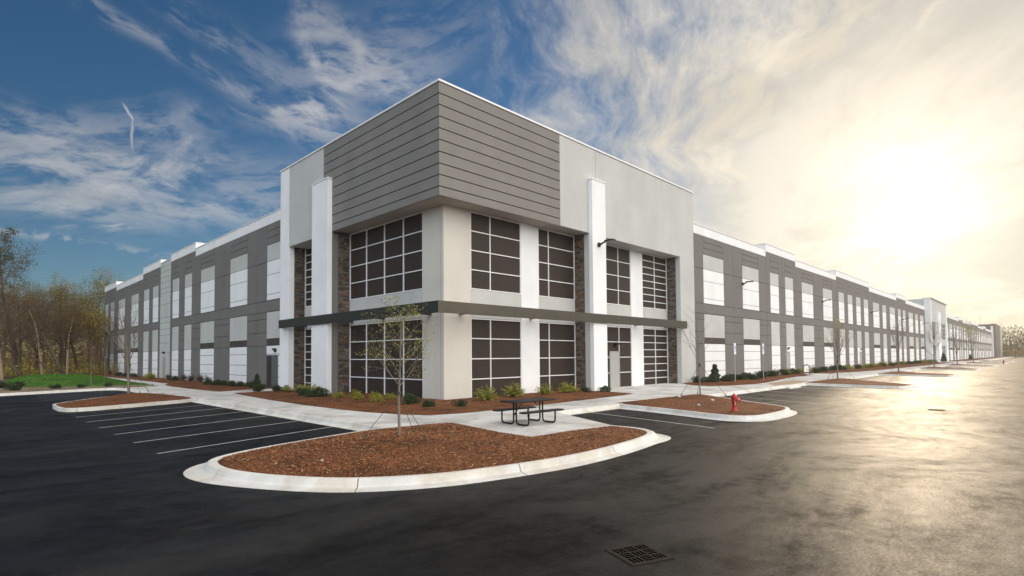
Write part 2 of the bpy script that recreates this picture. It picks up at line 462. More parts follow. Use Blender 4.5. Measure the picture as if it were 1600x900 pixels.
# kerbs with gutters: a profile swept along the back of the kerb; bays parted by narrow joints
PROF = ((0, -.04), (0, .150), (.24, .152), (.31, .142), (.37, .095), (.42, .052), (.48, .034), (.56, .026), (1, .006), (1, -.04))
def kerb(mb, path, width=.42, side=1, widths=None, bay=3.0, closed=False):
    """side=+1: the road lies left of the path's direction, -1: right"""
    n = len(path); s = 0.0; rows = []
    for i, p in enumerate(path):
        a0 = path[(i - 1) % n] if closed or i else path[0]; b0 = path[(i + 1) % n] if closed or i < n - 1 else path[-1]
        t = (b0 - a0); t.z = 0; t.normalize()
        nn = Vector((-t.y, t.x, 0)) * side
        w = width if widths is None else widths(i / max(1, n - 1))
        if i: s += (p - path[i - 1]).length
        rows.append((s, p, nn, w))
    last = -1; start = 0
    for i in range(n - 1):
        (s0, p0, n0, w0), (s1, p1, n1, w1) = rows[i], rows[i + 1]
        brk = int(s0 / bay) != int(s1 / bay)
        t = (p1 - p0).normalized()
        q1 = p1 - t * .014 if brk else p1
        def ring(p, nn, w): return [p + nn * (w * a_) + Vector((0, 0, z_)) for a_, z_ in PROF]
        A, B = ring(p0, n0, w0), ring(q1, n1, w1)
        for j in range(len(PROF) - 1): mb.quad((A[j], B[j], B[j + 1], A[j + 1]))
        if brk: mb.quad(B)
        if brk or i == n - 2: mb.quad(list(reversed(ring(q1, n1, w1))))
        if i == 0: mb.quad(A)
V2 = lambda L: [Vector((x, y, 0)) for x, y in L]
def straight(a, b, step=.5):
    a, b = Vector((*a, 0)), Vector((*b, 0)); n = max(2, int((b - a).length / step))
    return [a.lerp(b, i / n) for i in range(n + 1)]

k = MB()
kerb(k, straight((-6.43, 10.9), (-6.43, -5.72)), .30, side=-1)
kerb(k, straight((-.55, -6.32), (3.75, -6.32)), .30, side=-1)
kerb(k, straight((9.1, -6.64), (24.6, -6.82)), .30, side=-1)
kerb(k, straight((31.0, -6.82), (300, -6.82)), .30, side=-1)
structure(k.build('kerb_along_walk', kerb_m, smooth=False))
k = MB()
kerb(k, catmull([(-40, 13.0), (-25, 19.0), (-12.7, 24.1), (-9, 25.6), (-7.4, 25.95), (-6.75, 25.3), (-6.5, 23), (-6.45, 20), (-6.45, 16.4)], .3), .34, side=-1)
structure(k.build('kerb_at_lawn', kerb_m))

def mound(pts, base, rise, name, mtl=None, step=.16, seed=1, peaks=()):
    """planting bed: a fine grid clipped to the outline, rising gently from its edge and rough with bark"""
    rnd = random.Random(seed)
    xs = [p[0] for p in pts]; ys = [p[1] for p in pts]
    P = [Vector((*p, 0)) for p in pts]
    def inside(x, y):
        c = False; j = len(pts) - 1
        for i in range(len(pts)):
            xi, yi = pts[i]; xj, yj = pts[j]
            if (yi > y) != (yj > y) and x < (xj - xi) * (y - yi) / (yj - yi) + xi: c = not c
            j = i
        return c
    def edge(x, y):
        q = Vector((x, y, 0)); d = 1e9
        for i in range(len(P)):
            a_, b_ = P[i], P[(i + 1) % len(P)]; ab = b_ - a_
            t = max(0, min(1, (q - a_).dot(ab) / max(ab.length_squared, 1e-9)))
            d = min(d, (q - a_ - ab * t).length)
        return d
    from mathutils import noise as N
    bm = bmesh.new()
    vs = [bm.verts.new((x, y, base)) for x, y in pts]
    es = [bm.edges.new((vs[i], vs[(i + 1) % len(vs)])) for i in range(len(vs))]
    bmesh.ops.triangle_fill(bm, use_beauty=True, edges=es)
    # slice into a grid
    for ax, lo, hi in ((0, min(xs), max(xs)), (1, min(ys), max(ys))):
        c = lo + step
        while c < hi - 1e-3:
            co = [0, 0, 0]; co[ax] = c; no = [0, 0, 0]; no[ax] = 1
            bmesh.ops.bisect_plane(bm, geom=bm.verts[:] + bm.edges[:] + bm.faces[:], plane_co=co, plane_no=no)
            c += step
    for v in bm.verts:
        x, y = v.co.x, v.co.y; d = edge(x, y)
        r = 1 - math.exp(-d / .55)
        z = base + rise * r + N.noise((x * .9, y * .9, seed)) * .035 * r + (N.noise((x * 6, y * 6, seed)) * .018 * min(1, d * 5) if step < .3 else 0)
        for cx_, cy_, hh, ww in peaks:
            z += hh * math.exp(-((x - cx_) ** 2 + (y - cy_) ** 2) / ww ** 2) * r
        v.co.z = z
    bmesh.ops.triangulate(bm, faces=bm.faces[:])
    me = bpy.data.meshes.new(name)
    bmesh.ops.recalc_face_normals(bm, faces=bm.faces)
    for f in bm.faces:
        if f.normal.z < 0: f.normal_flip()
        f.smooth = True
    bm.to_mesh(me); bm.free(); me.materials.append(mtl or mulch_m)
    o = bpy.data.objects.new(name, me); C.objects.link(o); o['kind'] = 'structure'
    return o, inside
chip_m = [mat('chip_%s' % n, c, .9, .2, 8) for n, c in (('red', (.24, .088, .032)), ('tan', (.40, .20, .085)), ('dark', (.06, .028, .014)), ('pale', (.48, .34, .19)), ('orange', (.38, .140, .042)))]
def chips(obj, count, name, seed, big=1.0):
    """loose bark shreds lying on a bed"""
    rnd = random.Random(seed); me = obj.data; mb = MB()
    tri = [(p.area, [me.vertices[i].co.copy() for i in p.vertices]) for p in me.polygons]
    tot = sum(t[0] for t in tri); acc = 0; it = []
    for ar, vv in tri:
        acc += ar / tot * count
        while acc > 1:
            acc -= 1
            a_, b_ = rnd.random(), rnd.random(); a_ = math.sqrt(a_); w = (1 - a_, a_ * (1 - b_), a_ * b_); s_ = 1.0
            p = sum((v * (x / s_) for v, x in zip(vv, w)), Vector())
            L = rnd.uniform(.015, .055) * big; W = rnd.uniform(.0035, .009) * big; q = rnd.random() * 6.283
            d = Vector((math.cos(q), math.sin(q), rnd.uniform(-.25, .45))).normalized() * L
            e = Vector((-math.sin(q), math.cos(q), rnd.uniform(-.5, .5))) * W
            p.z += .006 + abs(d.z) * .5
            mb.quad((p - d * .5 - e, p + d * .5 - e * .6, p + d * .5 + e * .6, p - d * .5 + e), rnd.choice((0, 0, 1, 2, 2, 4, 4, 3) if rnd.random() < .5 else (0, 2, 4)))
    o = mb.build(name, chip_m, solid=False); o['kind'] = 'stuff'
    o['label'] = 'loose shreds of reddish bark'
    return o

# corner island with the young tree and the picnic pad
ISL = [(-7.18, -5.80), (-8.28, -6.07), (-9.83, -6.53), (-10.75, -6.98), (-11.10, -7.45), (-11.20, -8.15), (-11.08, -8.85), (-10.71, -9.70), (-10.15, -10.50),
       (-9.28, -11.12), (-8.30, -11.47), (-6.52, -11.78), (-4.63, -11.72), (-3.1, -11.45), (-2.48, -11.05), (-2.26, -10.55), (-2.26, -9.91)]
isl_path = catmull(ISL, .14)
isl_in = [(p.x, p.y) for p in isl_path[::3]]
if isl_in[-1] != (isl_path[-1].x, isl_path[-1].y): isl_in.append((isl_path[-1].x, isl_path[-1].y))
inner = [(-3.71, -9.70), (-5.10, -9.66), (-5.02, -8.49), (-4.74, -7.08), (-4.58, -6.14), (-5.22, -5.90), (-6.77, -5.74)]
bed1, _ = mound(isl_in + inner, .140, .055, 'mulch_bed_at_tree', step=.13, seed=3, peaks=((-7.9, -8.45, .16, 1.1), (-9.3, -9.0, .05, 1.5)))
chips(bed1, 26000, 'bark_chips', 5)
k = MB()
wf = lambda t: .33 + .20 * math.exp(-((t - .27) / .07) ** 2) + .26 * math.exp(-((t - .93) / .035) ** 2) - .10 * math.exp(-(t / .14) ** 2)
kerb(k, isl_path, .4, side=-1, widths=wf, bay=2.6)
structure(k.build('island_kerb', kerb_m))

def island(name, pts, seed, tree=None, rise=.05, chip=0, w=.36, bay=2.6, step=.2, open_from=None):
    path = catmull(pts, .2, closed=True)
    o, _ = mound([(p.x, p.y) for p in path[::2]], .140, rise, 'mulch_bed_' + name, step=step, seed=seed, peaks=((tree[0], tree[1], .12, 1.0),) if tree else ())
    kk = MB(); kerb(kk, path + [path[0]], w, side=-1, bay=bay)
    structure(kk.build('island_kerb_' + name, kerb_m))
    if chip: chips(o, chip, 'bark_chips', seed)
    return o
ISLR = [(4.5, -6.0), (3.62, -6.3), (3.05, -8.4), (2.35, -10.7), (2.28, -11.35), (2.62, -11.75), (3.5, -11.88), (4.9, -11.85), (5.9, -11.6), (6.5, -11.1), (7.57, -9.7), (9.0, -7.9), (9.25, -6.9), (8.7, -6.2)]
island('at_hydrant', ISLR, 11, (8.2, -7.4), chip=6000)
ISLL = [(-6.5, 10.75), (-8.55, 9.40), (-10.6, 8.62), (-11.3, 8.62), (-11.58, 9.2), (-11.62, 10.6), (-11.55, 11.7), (-11.2, 12.5), (-10.35, 13.95), (-8.79, 16.0), (-7.5, 16.75), (-6.8, 16.3), (-6.5, 14.5)]
island('at_left_walk', ISLL, 12, (-8.16, 15.6), chip=3000)
FAR_ISL = (24.4, 45.0, 68.0, 92.0, 117.0, 144.0)
for i, x0 in enumerate(FAR_ISL):
    island('in_far_row', [(x0 + .4, -6.7), (x0 - .3, -7.4), (x0 - 1.3, -11.6), (x0 - 1.0, -12.2), (x0, -12.3), (x0 + 1.3, -12.1), (x0 + 6.9, -7.9), (x0 + 6.9, -6.9), (x0 + 6.2, -6.55)], 20 + i, (x0 + 7.2 - 2.2, -7.6), w=.34, step=.4)

# planting beds along the walls
BEDT = [(-.0, 13.35), (-3.90, 13.30), (-4.25, 10), (-4.55, 6.5), (-4.72, 2.9), (-4.66, 0.0), (-4.55, -1.6), (-4.2, -3.2), (-3.75, -4.05), (-2.6, -4.35), (-.8, -4.42), (2.0, -4.28), (5.0, -4.08), (7.6, -3.9), (8.75, -3.7), (9.0, -2.9), (9.3, -1.2), (10.3, -.02)]
bedt, _ = mound(BEDT, .145, .055, 'mulch_bed_at_tower', step=.22, seed=31)
chips(bedt, 8000, 'bark_chips', 32, 1.1)
BEDL = [(-.02, 16.0), (-2.3, 15.95), (-3.95, 15.35), (-4.08, 18), (-4.12, 24), (-3.9, 27.2), (-3.0, 30), (-2.85, 45), (-2.85, 60), (-2.8, 74), (-.02, 75)]
bedl, _ = mound(BEDL, .140, .06, 'mulch_bed_at_left_wing', step=.35, seed=33)
chips(bedl, 3000, 'bark_chips', 34, 1.2)
BEDR = [(18.9, -1.0), (17.6, -2.3), (17.1, -3.7), (18.6, -4.45), (21.5, -4.9), (24.5, -4.6), (27.0, -4.2), (31, -3.5), (37, -2.9), (41.5, -2.6), (42.0, -.03), (21.1, -.03)]
mound(BEDR, .140, .06, 'mulch_bed_at_right_wing', step=.35, seed=35)
mound([(44.5, -.03), (44.5, -2.4), (48, -3.6), (56, -4.3), (80, -4.6), (122, -4.6), (124.5, -4.2), (124.5, -.03)], .140, .06, 'mulch_bed_at_far_wing', step=.9, seed=36)
mound([(150, -.03), (150, -4.2), (170, -4.6), (298, -4.6), (300, -.03)], .140, .06, 'mulch_bed_at_end_wing', step=2.0, seed=37)
rp = MB(); rp.hexa([(x, y, z) for z in (.10, .1425) for x, y in ((19.6, -6.55), (26.5, -6.75), (27.8, -5.0), (22.6, -5.1))])
structure(rp.build('stained_kerb_ramp', rust_c))

# lawn, straw strip
mound([(-60, 6), (-25, 19.15), (-12.7, 24.2), (-9, 25.75), (-7.4, 26.15), (-4.4, 26.6), (-4.4, 30.5), (-7.3, 29.8), (-10.5, 32), (-11.6, 34), (-14, 34), (-60, 34)], .13, .05, 'straw_strip', straw_m, step=.8, seed=41)
lawn, _ = mound([(-4.42, 27.5), (-7.3, 29.8), (-10.5, 32), (-12.0, 34.5), (-11.5, 45), (-9.5, 57), (-7.2, 61), (-4.55, 62), (-4.42, 45)], .145, .10, 'lawn', lawn_m, step=.7, seed=42, peaks=((-9.2, 46, .42, 9),))
gb = MB(); rnd = random.Random(77)
for p in lawn.data.polygons:
    for _ in range(int(p.area * 60 + rnd.random())):
        v = [lawn.data.vertices[i].co for i in p.vertices]; c_, d_ = math.sqrt(rnd.random()), rnd.random(); w = (1 - c_, c_ * (1 - d_), c_ * d_); s_ = 1.0
        q = sum((a_ * (b_ / s_) for a_, b_ in zip(v, w)), Vector()); t = rnd.random() * 6.28
        d = Vector((math.cos(t) * .03, math.sin(t) * .03, 0)); hh = Vector((rnd.uniform(-.04, .04), rnd.uniform(-.04, .04), rnd.uniform(.05, .11)))
        gb.quad((q - d, q + d, q + hh))
tag(gb.build('grass', lawn_m, solid=False), 'short green grass on the lawn', None, None, 'stuff')

# stall markings
def stripe(a, b, w=.085, z=.004, dz=None):
    a, b = Vector((*a, 0)), Vector((*b, 0)); t = (b - a).normalized(); n = Vector((-t.y, t.x, 0)) * w / 2
    mb = MB(); mb.quad([(q.x, q.y, z) for q in (a - n, b - n, b + n, a + n)])
    return structure(mb.build('stall_line', linep, solid=False))
for a, b in zip(((-11.49, 6.06), (-11.50, 3.85), (-11.47, 1.69), (-11.45, -.39), (-11.43, -2.53), (-11.43, -4.72)),
                ((-6.77, 7.95), (-6.76, 5.75), (-6.74, 3.55), (-6.73, 1.27), (-6.73, -1.1), (-6.73, -3.35))): stripe(a, b)
stripe((1.32, -6.63), (.11, -11.66)); stripe((11.9, -7.3), (9.75, -11.75))
for i in range(5): stripe((14.3 + i * 2.45, -7.2), (12.2 + i * 2.45, -11.9))
for x0, x1 in zip(FAR_ISL, FAR_ISL[1:]):
    xx = x0 + 9.6
    while xx < x1 - 2: stripe((xx, -7.2), (xx - 2.1, -11.9), .11); xx += 2.5
for i in range(5): stripe((19.9 + i * .62, -7.25), (18.9 + i * .62 + .5, -8.9 - i * .2), .09)
for i in range(3): stripe((-11.4 + i * .02, 17.6 + i * 2.3), (-6.9, 19.0 + i * 2.3))

# ------------------------------------------------------------------ the warehouse
B = thing('warehouse_building', 'long two storey grey and white warehouse with a taller corner tower under dark boards', 'building', (0, 0, 0))
G = .016                                                        # half a panel joint
def cell(mb, F, u0, u1, w0, w1, k, n1=0.0, n0=-.035, g=G):
    mb.fbox(F, u0 + g, u1 - g, w0 + g, w1 - g, n0, n1, k)

LOW_W = (-.10, .80, 1.53, 2.28, 2.84); LOW_N = (-.10, 1.00, 1.92, 2.84)
UP_W = (5.84, 6.22, 7.52, 8.42)
COLR = (-.10, 2.84, 3.72, 4.62, 5.08)
LA, LB = 11.57, 12.10
def wing(F, secs, suffix_parts=True, name='', stuff=False, doors=()):
    wall = MB(); cap = MB(); cop = MB(); allp = MB(); pans = []
    u_lo, u_hi = secs[0][1], secs[-1][2]
    wall.fbox(F, u_lo, u_hi, -.1, 10.88, -.30, -.036, 1)
    for kind, u0, u1, wins, joints in secs:
        hi = kind == 'B'
        cb = 11.40 if hi else 10.90; top = LB if hi else LA
        wall.fbox(F, u0 + .02, u1 - .02, 10.88, cb, -.62, -.036, 1)
        dead = [(d0, d1, dw) for d0, d1, dw in doors]
        # columns of plain wall between the windows, and the band that runs through
        edges = sorted(set([u0, u1] + [e for a, b, t in wins for e in (a, b)] + list(joints)))
        for a, b in zip(edges, edges[1:]):
            win = next((w for w in wins if w[0] <= a + 1e-6 and b <= w[1] + 1e-6), None)
            if win is None:
                for w0, w1 in zip(COLR, COLR[1:]): cell(wall, F, a, b, w0, w1, 0)
                cell(wall, F, a, b, 5.82, 8.42, 0); cell(wall, F, a, b, 8.42, cb, 0)
            cell(cap, F, a, b, cb, top, 0, .0, -.035, .010)
        jj = sorted(set([u0, u1] + list(joints)))
        for a, b in zip(jj, jj[1:]): cell(wall, F, a, b, 5.08, 5.82, 0)
        for a, b, t in wins:
            pm = MB() if not stuff else allp
            lows = LOW_W if t == 'w' else LOW_N
            dd = [d for d in dead if a - .3 < d[0] < b + .3]
            for w0, w1 in zip(lows, lows[1:]):
                aa, bb = a, b
                for d0, d1, dw in dd:
                    if w0 < dw:
                        if d0 - a < b - d1: aa = d1
                        else: bb = d0
                if w0 < .5 and bb - aa < .1: continue
                if dd and w0 < dd[0][2] < w1:                # the course above the door stays whole
                    cell(pm, F, aa, bb, w0, dd[0][2], 0); cell(pm, F, a, b, dd[0][2], w1, 0)
                else: cell(pm, F, aa, bb, w0, w1, 0)
            if t == 'w':
                cell(pm, F, a, b, 2.84, 3.29, 2, -.012); cell(pm, F, a, b, 3.29, 5.06, 1)
            else: cell(pm, F, a, b, 2.84, 5.06, 1)
            for w0, w1 in zip(UP_W, UP_W[1:]): cell(pm, F, a, b, w0, w1, 0)
            tw = 9.52 if not hi else 9.60
            cell(pm, F, a, b, 8.42, tw, 1)
            r = (tw, 10.0, 10.46, cb) if not hi else (tw, 10.12, 10.68, cb)
            for w0, w1 in zip(r, r[1:]): cell(wall, F, a, b, w0, w1, 0)
            if not stuff: pans.append(pm)
        cap.fbox(F, u0 + .02, u1 - .02, cb, top, -.9, -.036, 0)
        cop.fbox(F, u0 - .03, u1 + .03, top, top + .05, -.93, .035)
    wall.build('wall', [dgrey, caulk], B)
    for p in pans: p.build('painted_panel', [white, lgrey, brown_p], B)
    if stuff:
        o = allp.build('painted_panel', [white, lgrey, brown_p], B); o['kind'] = 'stuff'
    cap.build('parapet', [white], B); cop.build('coping', [coping], B)

def door(F, u0, u1, top, m_=door_m, lamp=None, hinge_right=True, n=0.0):
    d = MB(); d.fbox(F, u0 + .05, u1 - .05, .14, top - .05, n - .03, n + .015)
    o = d.build('door', [m_], B)
    f = MB()
    for x in ((u0, u0 + .05), (u1 - .05, u1)): f.fbox(F, *x, .14, top, n - .035, n + .035)
    f.fbox(F, u0 + .05, u1 - .05, top - .05, top, n - .035, n + .034)
    f.build('door_frame', [m_], o)
    hx = u1 - .16 if hinge_right else u0 + .16
    h = MB(); h.tube([F(hx, 1.02, n + .015), F(hx, 1.02, n + .07), F(hx - .10, 1.02, n + .07)], .012)
    h.fbox(F, hx - .03, hx + .03, .95, 1.12, n + .0155, n + .022)
    h.build('handle', [steel], o)
    if lamp:
        l = MB(); u, w = lamp
        l.fbox(F, u - .13, u + .13, w - .10, w + .12, n, n + .10); l.fbox(F, u - .15, u + .15, w + .02, w + .13, n + .10, n + .20)
        l.build('door_lamp', [black_m], B, bevel=.02)
def wall_light(F, u, w=7.93, n=0.0, L=.86):
    l = MB()
    l.lathe([(.13, 0), (.13, .07), (.09, .11)], 12)
    R3 = Matrix(((1, 0, 0), (0, 0, 1), (0, 1, 0)))
    l.v = [F(u + x, w + y, n + z) for x, y, z in l.v]
    l.tube([F(u, w, n + .08), F(u, w + .03, n + .18), F(u, w + .09, n + .34), F(u, w + .12, n + L - .50)], [.055, .055, .05, .045], 8)
    l.fbox(F, u - .16, u + .16, w + .09, w + .17, n + L - .53, n + L)
    o = l.build('wall_light', [black_m], B, bevel=.015)
    q = MB(); q.fbox(F, u - .13, u + .13, w + .078, w + .0895, n + L - .44, n + L - .05)
    q.build('lamp_lens', [lens_m], o)

RW = [('A', 21.05, 37.15, [(24.47, 28.02, 'w'), (31.73, 35.33, 'w')], [23.0, 29.79]),
      ('B', 37.15, 45.28, [(38.12, 40.32, 'n'), (42.13, 44.42, 'n')], [41.24]),
      ('A', 45.28, 60.0, [(47.13, 50.85, 'w'), (54.52, 58.15, 'w')], [52.7]),
      ('B', 60.0, 76.8, [(61.0, 63.4, 'n'), (65.2, 67.45, 'n'), (69.4, 71.7, 'n'), (73.6, 76.0, 'n')], [64.3, 68.1, 72.7]),
      ('A', 76.8, 96.2, [(79.1, 83.0, 'w'), (85.3, 87.85, 'n'), (90.7, 94.7, 'w')], [84.1, 89.3]),
      ('B', 96.2, 104.4, [(97.3, 99.6, 'n'), (101.5, 104.0, 'n')], [100.4]),
      ('A', 104.4, 125.1, [(107.0, 111.3, 'w'), (113.7, 116.7, 'n'), (119.2, 123.2, 'w')], [112.4, 118.0])]
wing(FR, RW, doors=((41.88, 42.95, 2.24), (70.5, 71.55, 2.24)))
door(FR, 41.88, 42.95, 2.22, lamp=(42.42, 2.56))
door(FR, 70.5, 71.55, 2.22, lamp=(71.0, 2.58))
for u in (31.7, 54.2, 77.7, 101.6, 122.0): wall_light(FR, u)
RW2 = [('A', 149, 183, [(151.5, 156, 'w'), (157.8, 160.6, 'n'), (162.8, 168.2, 'w'), (171.5, 174.5, 'n'), (177.4, 182.4, 'w')], [157, 170, 176]),
       ('B', 183, 193, [(184.5, 187, 'n'), (189.3, 191.8, 'n')], [188.2]),
       ('A', 193, 216, [(195, 199.5, 'w'), (202, 205, 'n'), (208, 213, 'w')], [201, 206.5]),
       ('B', 216, 240, [(217.5, 220.5, 'n'), (223.5, 226.5, 'n'), (229.5, 232.5, 'n'), (235.5, 238.5, 'n')], [222, 228, 234]),
       ('A', 240, 262, [(242, 247, 'w'), (250, 253, 'n'), (256, 260.5, 'w')], [248.5, 254.5]),
       ('B', 262, 273, [(263.5, 266.5, 'n'), (269, 272, 'n')], [268]),
       ('A', 273, 303, [(275, 280, 'w'), (283, 286, 'n'), (289, 294, 'w'), (296.5, 299.5, 'n')], [281.5, 288])]
wing(FR, RW2, stuff=True)
for u in (160, 188, 214, 244, 272): wall_light(FR, u)

LW = [('A', 14.42, 34.40, [(15.2, 18.81, 'w'), (22.32, 25.77, 'w'), (29.37, 32.85, 'w')], [20.51, 27.57]),
      ('B', 34.40, 42.18, [(35.40, 37.47, 'n'), (39.31, 41.45, 'n')], [38.3])]
LW2 = [('B', 45.92, 53.38, [(46.70, 48.90, 'n'), (50.52, 52.80, 'n')], [49.7]),
       ('A', 53.38, 67.73, [(55.38, 58.92, 'w'), (62.40, 66.14, 'w')], [60.6]),
       ('B', 67.73, 75.70, [(68.86, 71.22, 'n'), (72.79, 74.96, 'n')], [72.0])]
wing(FL, LW, doors=((16.95, 17.9, 2.2),))
wing(FL, LW2, doors=((73.3, 74.3, 2.2),))
door(FL, 16.95, 17.9, 2.2, door_dk, lamp=(17.3, 2.52))
door(FL, 73.3, 74.3, 2.2, door_m, lamp=(73.8, 2.6))
# the pale strip of wall between the two halves of the left wing
s = MB(); s.fbox(FL, 42.18, 45.92, -.1, 11.70, -.30, -.036, 1)
ws = (-.1, 2.62, 3.6, 4.38, 4.98, 5.62, 6.13, 7.43, 8.55, 9.06, 9.64, 10.15, 10.73, 11.25, 11.72)
for w0, w1 in zip(ws, ws[1:]):
    for a_, b_ in ((42.18, 42.95), (42.95, 45.1), (45.1, 45.92)):
        cell(s, FL, a_, b_, w0, w1, 0, n1=-.004)
s.build('pale_wall_strip', [lgrey, caulk], B)
c = MB(); c.fbox(FL, 42.16, 45.94, 11.72, 11.77, -.9, .03); c.build('coping', [coping], B)
door(FL, 43.55, 44.6, 2.25, door_m, lamp=(44.1, 2.62))

# solid body and roof behind the fronts
b = MB()
b.box(21.1, 303, .31, 60, -.1, 10.7); b.box(.31, 60, 14.5, 75.4, -.1, 10.72); b.box(.36, 21.0, .36, 14.4, -.1, 12.8)
b.build('roof', [roofm], B)

# ---- corner tower
N0 = .95
wl = MB()
wl.box(0, 1.53, 0, .205, -.1, 8.56, 0)                          # right-hand corner wall
wl.box(0, .205, .235, 1.49, -.1, 8.56, 0)                       # left-hand corner wall
wl.box(.03, .2, .2, .24, -.1, 8.56, 1)
wl.build('corner_wall', [cream, caulk], B)
def window(F, u0, u1, w0, w1, cols, rows, fw=.044, skip=None):
    f = MB(); n0, n1 = -.075, -.012
    us = [u0] + list(cols) + [u1]
    ws = [w0 + (w1 - w0) * i / rows for i in range(rows + 1)] if isinstance(rows, int) else list(rows)
    h = fw / 2
    f.fbox(F, u0, u0 + fw, w0, w1, n0, n1); f.fbox(F, u1 - fw, u1, w0, w1, n0, n1)
    f.fbox(F, u0 + fw, u1 - fw, w0, w0 + fw, n0, n1 - .001); f.fbox(F, u0 + fw, u1 - fw, w1 - fw, w1, n0, n1 - .001)
    for c_ in cols: f.fbox(F, c_ - h, c_ + h, w0 + fw, w1 - fw, n0, n1 - .002)
    for w_ in ws[1:-1]:
        f.fbox(F, u0 + fw, u1 - fw, w_ - h, w_ + h, n0 + .002, n1 - .004)
    o = f.build('window', [frame_m], B)
    p = MB(); p.fbox(F, u0 + .02, u1 - .02, w0 + .02, w1 - .02, -.16, -.062)
    p.build('pane', [pane_m], o)
    return o
def bay(F, u0, u1, cols, rows_up, rows_lo, z0=.10):
    window(F, u0, u1, 5.02, 8.50, cols, rows_up)
    window(F, u0, u1, z0, 3.72, cols, rows_lo)
    s_ = MB(); s_.fbox(F, u0 + .012, u1 - .012, 3.735, 5.005, -.16, -.006); s_.build('sill_panel', [lgrey], B)
    s_ = MB(); s_.fbox(F, u0, u1, 8.50, 8.56, -.16, -.01); s_.build('lintel', [lgrey], B)
bay(FR, 1.53, 4.78, (2.74,), 4, 4)
bay(FR, 6.05, 9.02, (6.86,), 4, 4)
bay(FR, 11.4, 14.57, (13.22,), 4, 4)
bay(FR, 15.90, 19.02, (17.42,), 8, 8)
bay(FL, 1.49, 7.93, (3.02, 4.62, 6.27), 4, 4)
bay(FL, 10.1, 13.19, (11.6,), 8, 8)
for u0, u1 in ((4.78, 6.05), (14.57, 15.90), (10.2, 11.4)):
    pr = MB(); pr.fbox(FR, u0, u1, -.1, 8.56, -.2, .004); pr.build('pier', [white], B)
pr = MB(); pr.fbox(FL, 9.7, 10.1, -.1, 8.56, -.2, .004); pr.build('pier', [white], B)
door(FR, 12.20, 13.20, 2.26, lamp=(12.85, 2.62), n=-.01)

# fronts that stand out: columns, light upper wall
def block(name, m_, *boxes, F=FR, bevel=.008):
    q = MB()
    for bb in boxes: q.fbox(F, *bb)
    return q.build(name, [m_], B, bevel=bevel)
block('column', lgrey, (9.05, 10.22, -.1, 8.50, -.02, N0))
block('column', lgrey, (19.06, 21.05, -.1, 8.52, -.10, N0))
block('column', dgrey, (7.97, 9.75, -.1, 8.50, -.02, N0), F=FL)
block('column', white, (13.22, 14.42, -.1, 13.15, -.10, N0), F=FL)
block('upper_wall', lgrey, (6.675, 9.69, 8.54, 13.16, .0, N0 - .004), (9.715, 21.05, 8.52, 13.15, .0, N0 - .004))
block('upper_wall', lgrey, (8.955, 13.195, 8.50, 13.16, .0, N0 - .004), F=FL)
block('pillar', white, (9.02, 10.24, -.1, 11.38, N0 + .002, 1.20))
block('pillar_cap', coping, (8.99, 10.27, 11.38, 11.45, N0 + .0025, 1.23))
block('pillar', white, (7.99, 9.76, -.1, 11.25, N0 + .002, 1.20), F=FL)
block('pillar_cap', coping, (7.96, 9.79, 11.25, 11.32, N0 + .0025, 1.23), F=FL)
# boarded corner: ten courses, grooves between them
bw = (8.56, 8.885, 9.36, 9.82, 10.30, 10.79, 11.26, 11.74, 12.22, 12.69, 13.17)
cl = MB()
for w0, w1 in zip(bw, bw[1:]):
    cl.box(-N0, 6.66, -N0, -N0 + .05, w0 + .02, w1 - .02, 0)
    cl.box(-N0, -N0 + .05, -N0 + .052, 8.94, w0 + .02, w1 - .02, 0)
cl.box(-N0 + .04, 6.655, -N0 + .04, -.0, 8.56, 13.165, 1); cl.box(-N0 + .04, 0, .0, 8.93, 8.561, 13.164, 1)
cl.build('cladding', [clad, caulk], B, bevel=.006)
sf = MB(); sf.box(-N0 + .06, 19.05, -N0 + .06, .36, 8.53, 8.556); sf.box(-N0 + .06, .36, .36, 13.2, 8.531, 8.557)
sf.build('soffit', [soffit_m], B)
tr = MB(); tr.box(-N0 - .01, 6.66, -N0 - .01, -N0 + .06, 8.52, 8.575); tr.box(-N0 - .01, -N0 + .06, -N0 + .06, 8.94, 8.521, 8.574)
tr.build('soffit_trim', [clad], B)
cp = MB(); cp.box(-N0 - .04, 21.08, -N0 - .04, .3, 13.17, 13.26); cp.box(-N0 - .04, .3, .3, 14.46, 13.171, 13.259)
cp.build('coping', [coping], B, bevel=.01)

# ledgestone on the inner sides of the recesses
def stone(F, plane, side, n0, n1, w0, w1, seed):
    """plane = u of the face; side = -1 when the face looks towards smaller u"""
    rnd = random.Random(seed); q = MB(); w = w0
    while w < w1 - .03:
        h = min(rnd.choice((.05, .065, .08, .10, .12)), w1 - w); n = n0
        while n < n1 - .02:
            L = min(rnd.uniform(.13, .42), n1 - n)
            t = rnd.uniform(.02, .06)
            a_, b_ = (plane - t, plane + .02) if side < 0 else (plane - .02, plane + t)
            q.fbox(F, a_, b_, w + .004, w + h - .004, n + .003, n + L - .003, rnd.choice((0, 0, 1, 1, 2, 3, 3, 4)))
            n += L
        w += h
    q.fbox(F, plane - .012, plane + .012, w0, w1, n0, n1, 5)
    q.build('stone_veneer', stones + [mortar], B)
for (F, pl, sd, z1, s_) in ((FR, 9.05, -1, 8.5, 1), (FR, 19.06, -1, 8.52, 2), (FL, 7.97, -1, 8.5, 3), (FL, 13.22, -1, 8.5, 4)):
    stone(F, pl, sd, .0, .62, -.05, z1, s_)

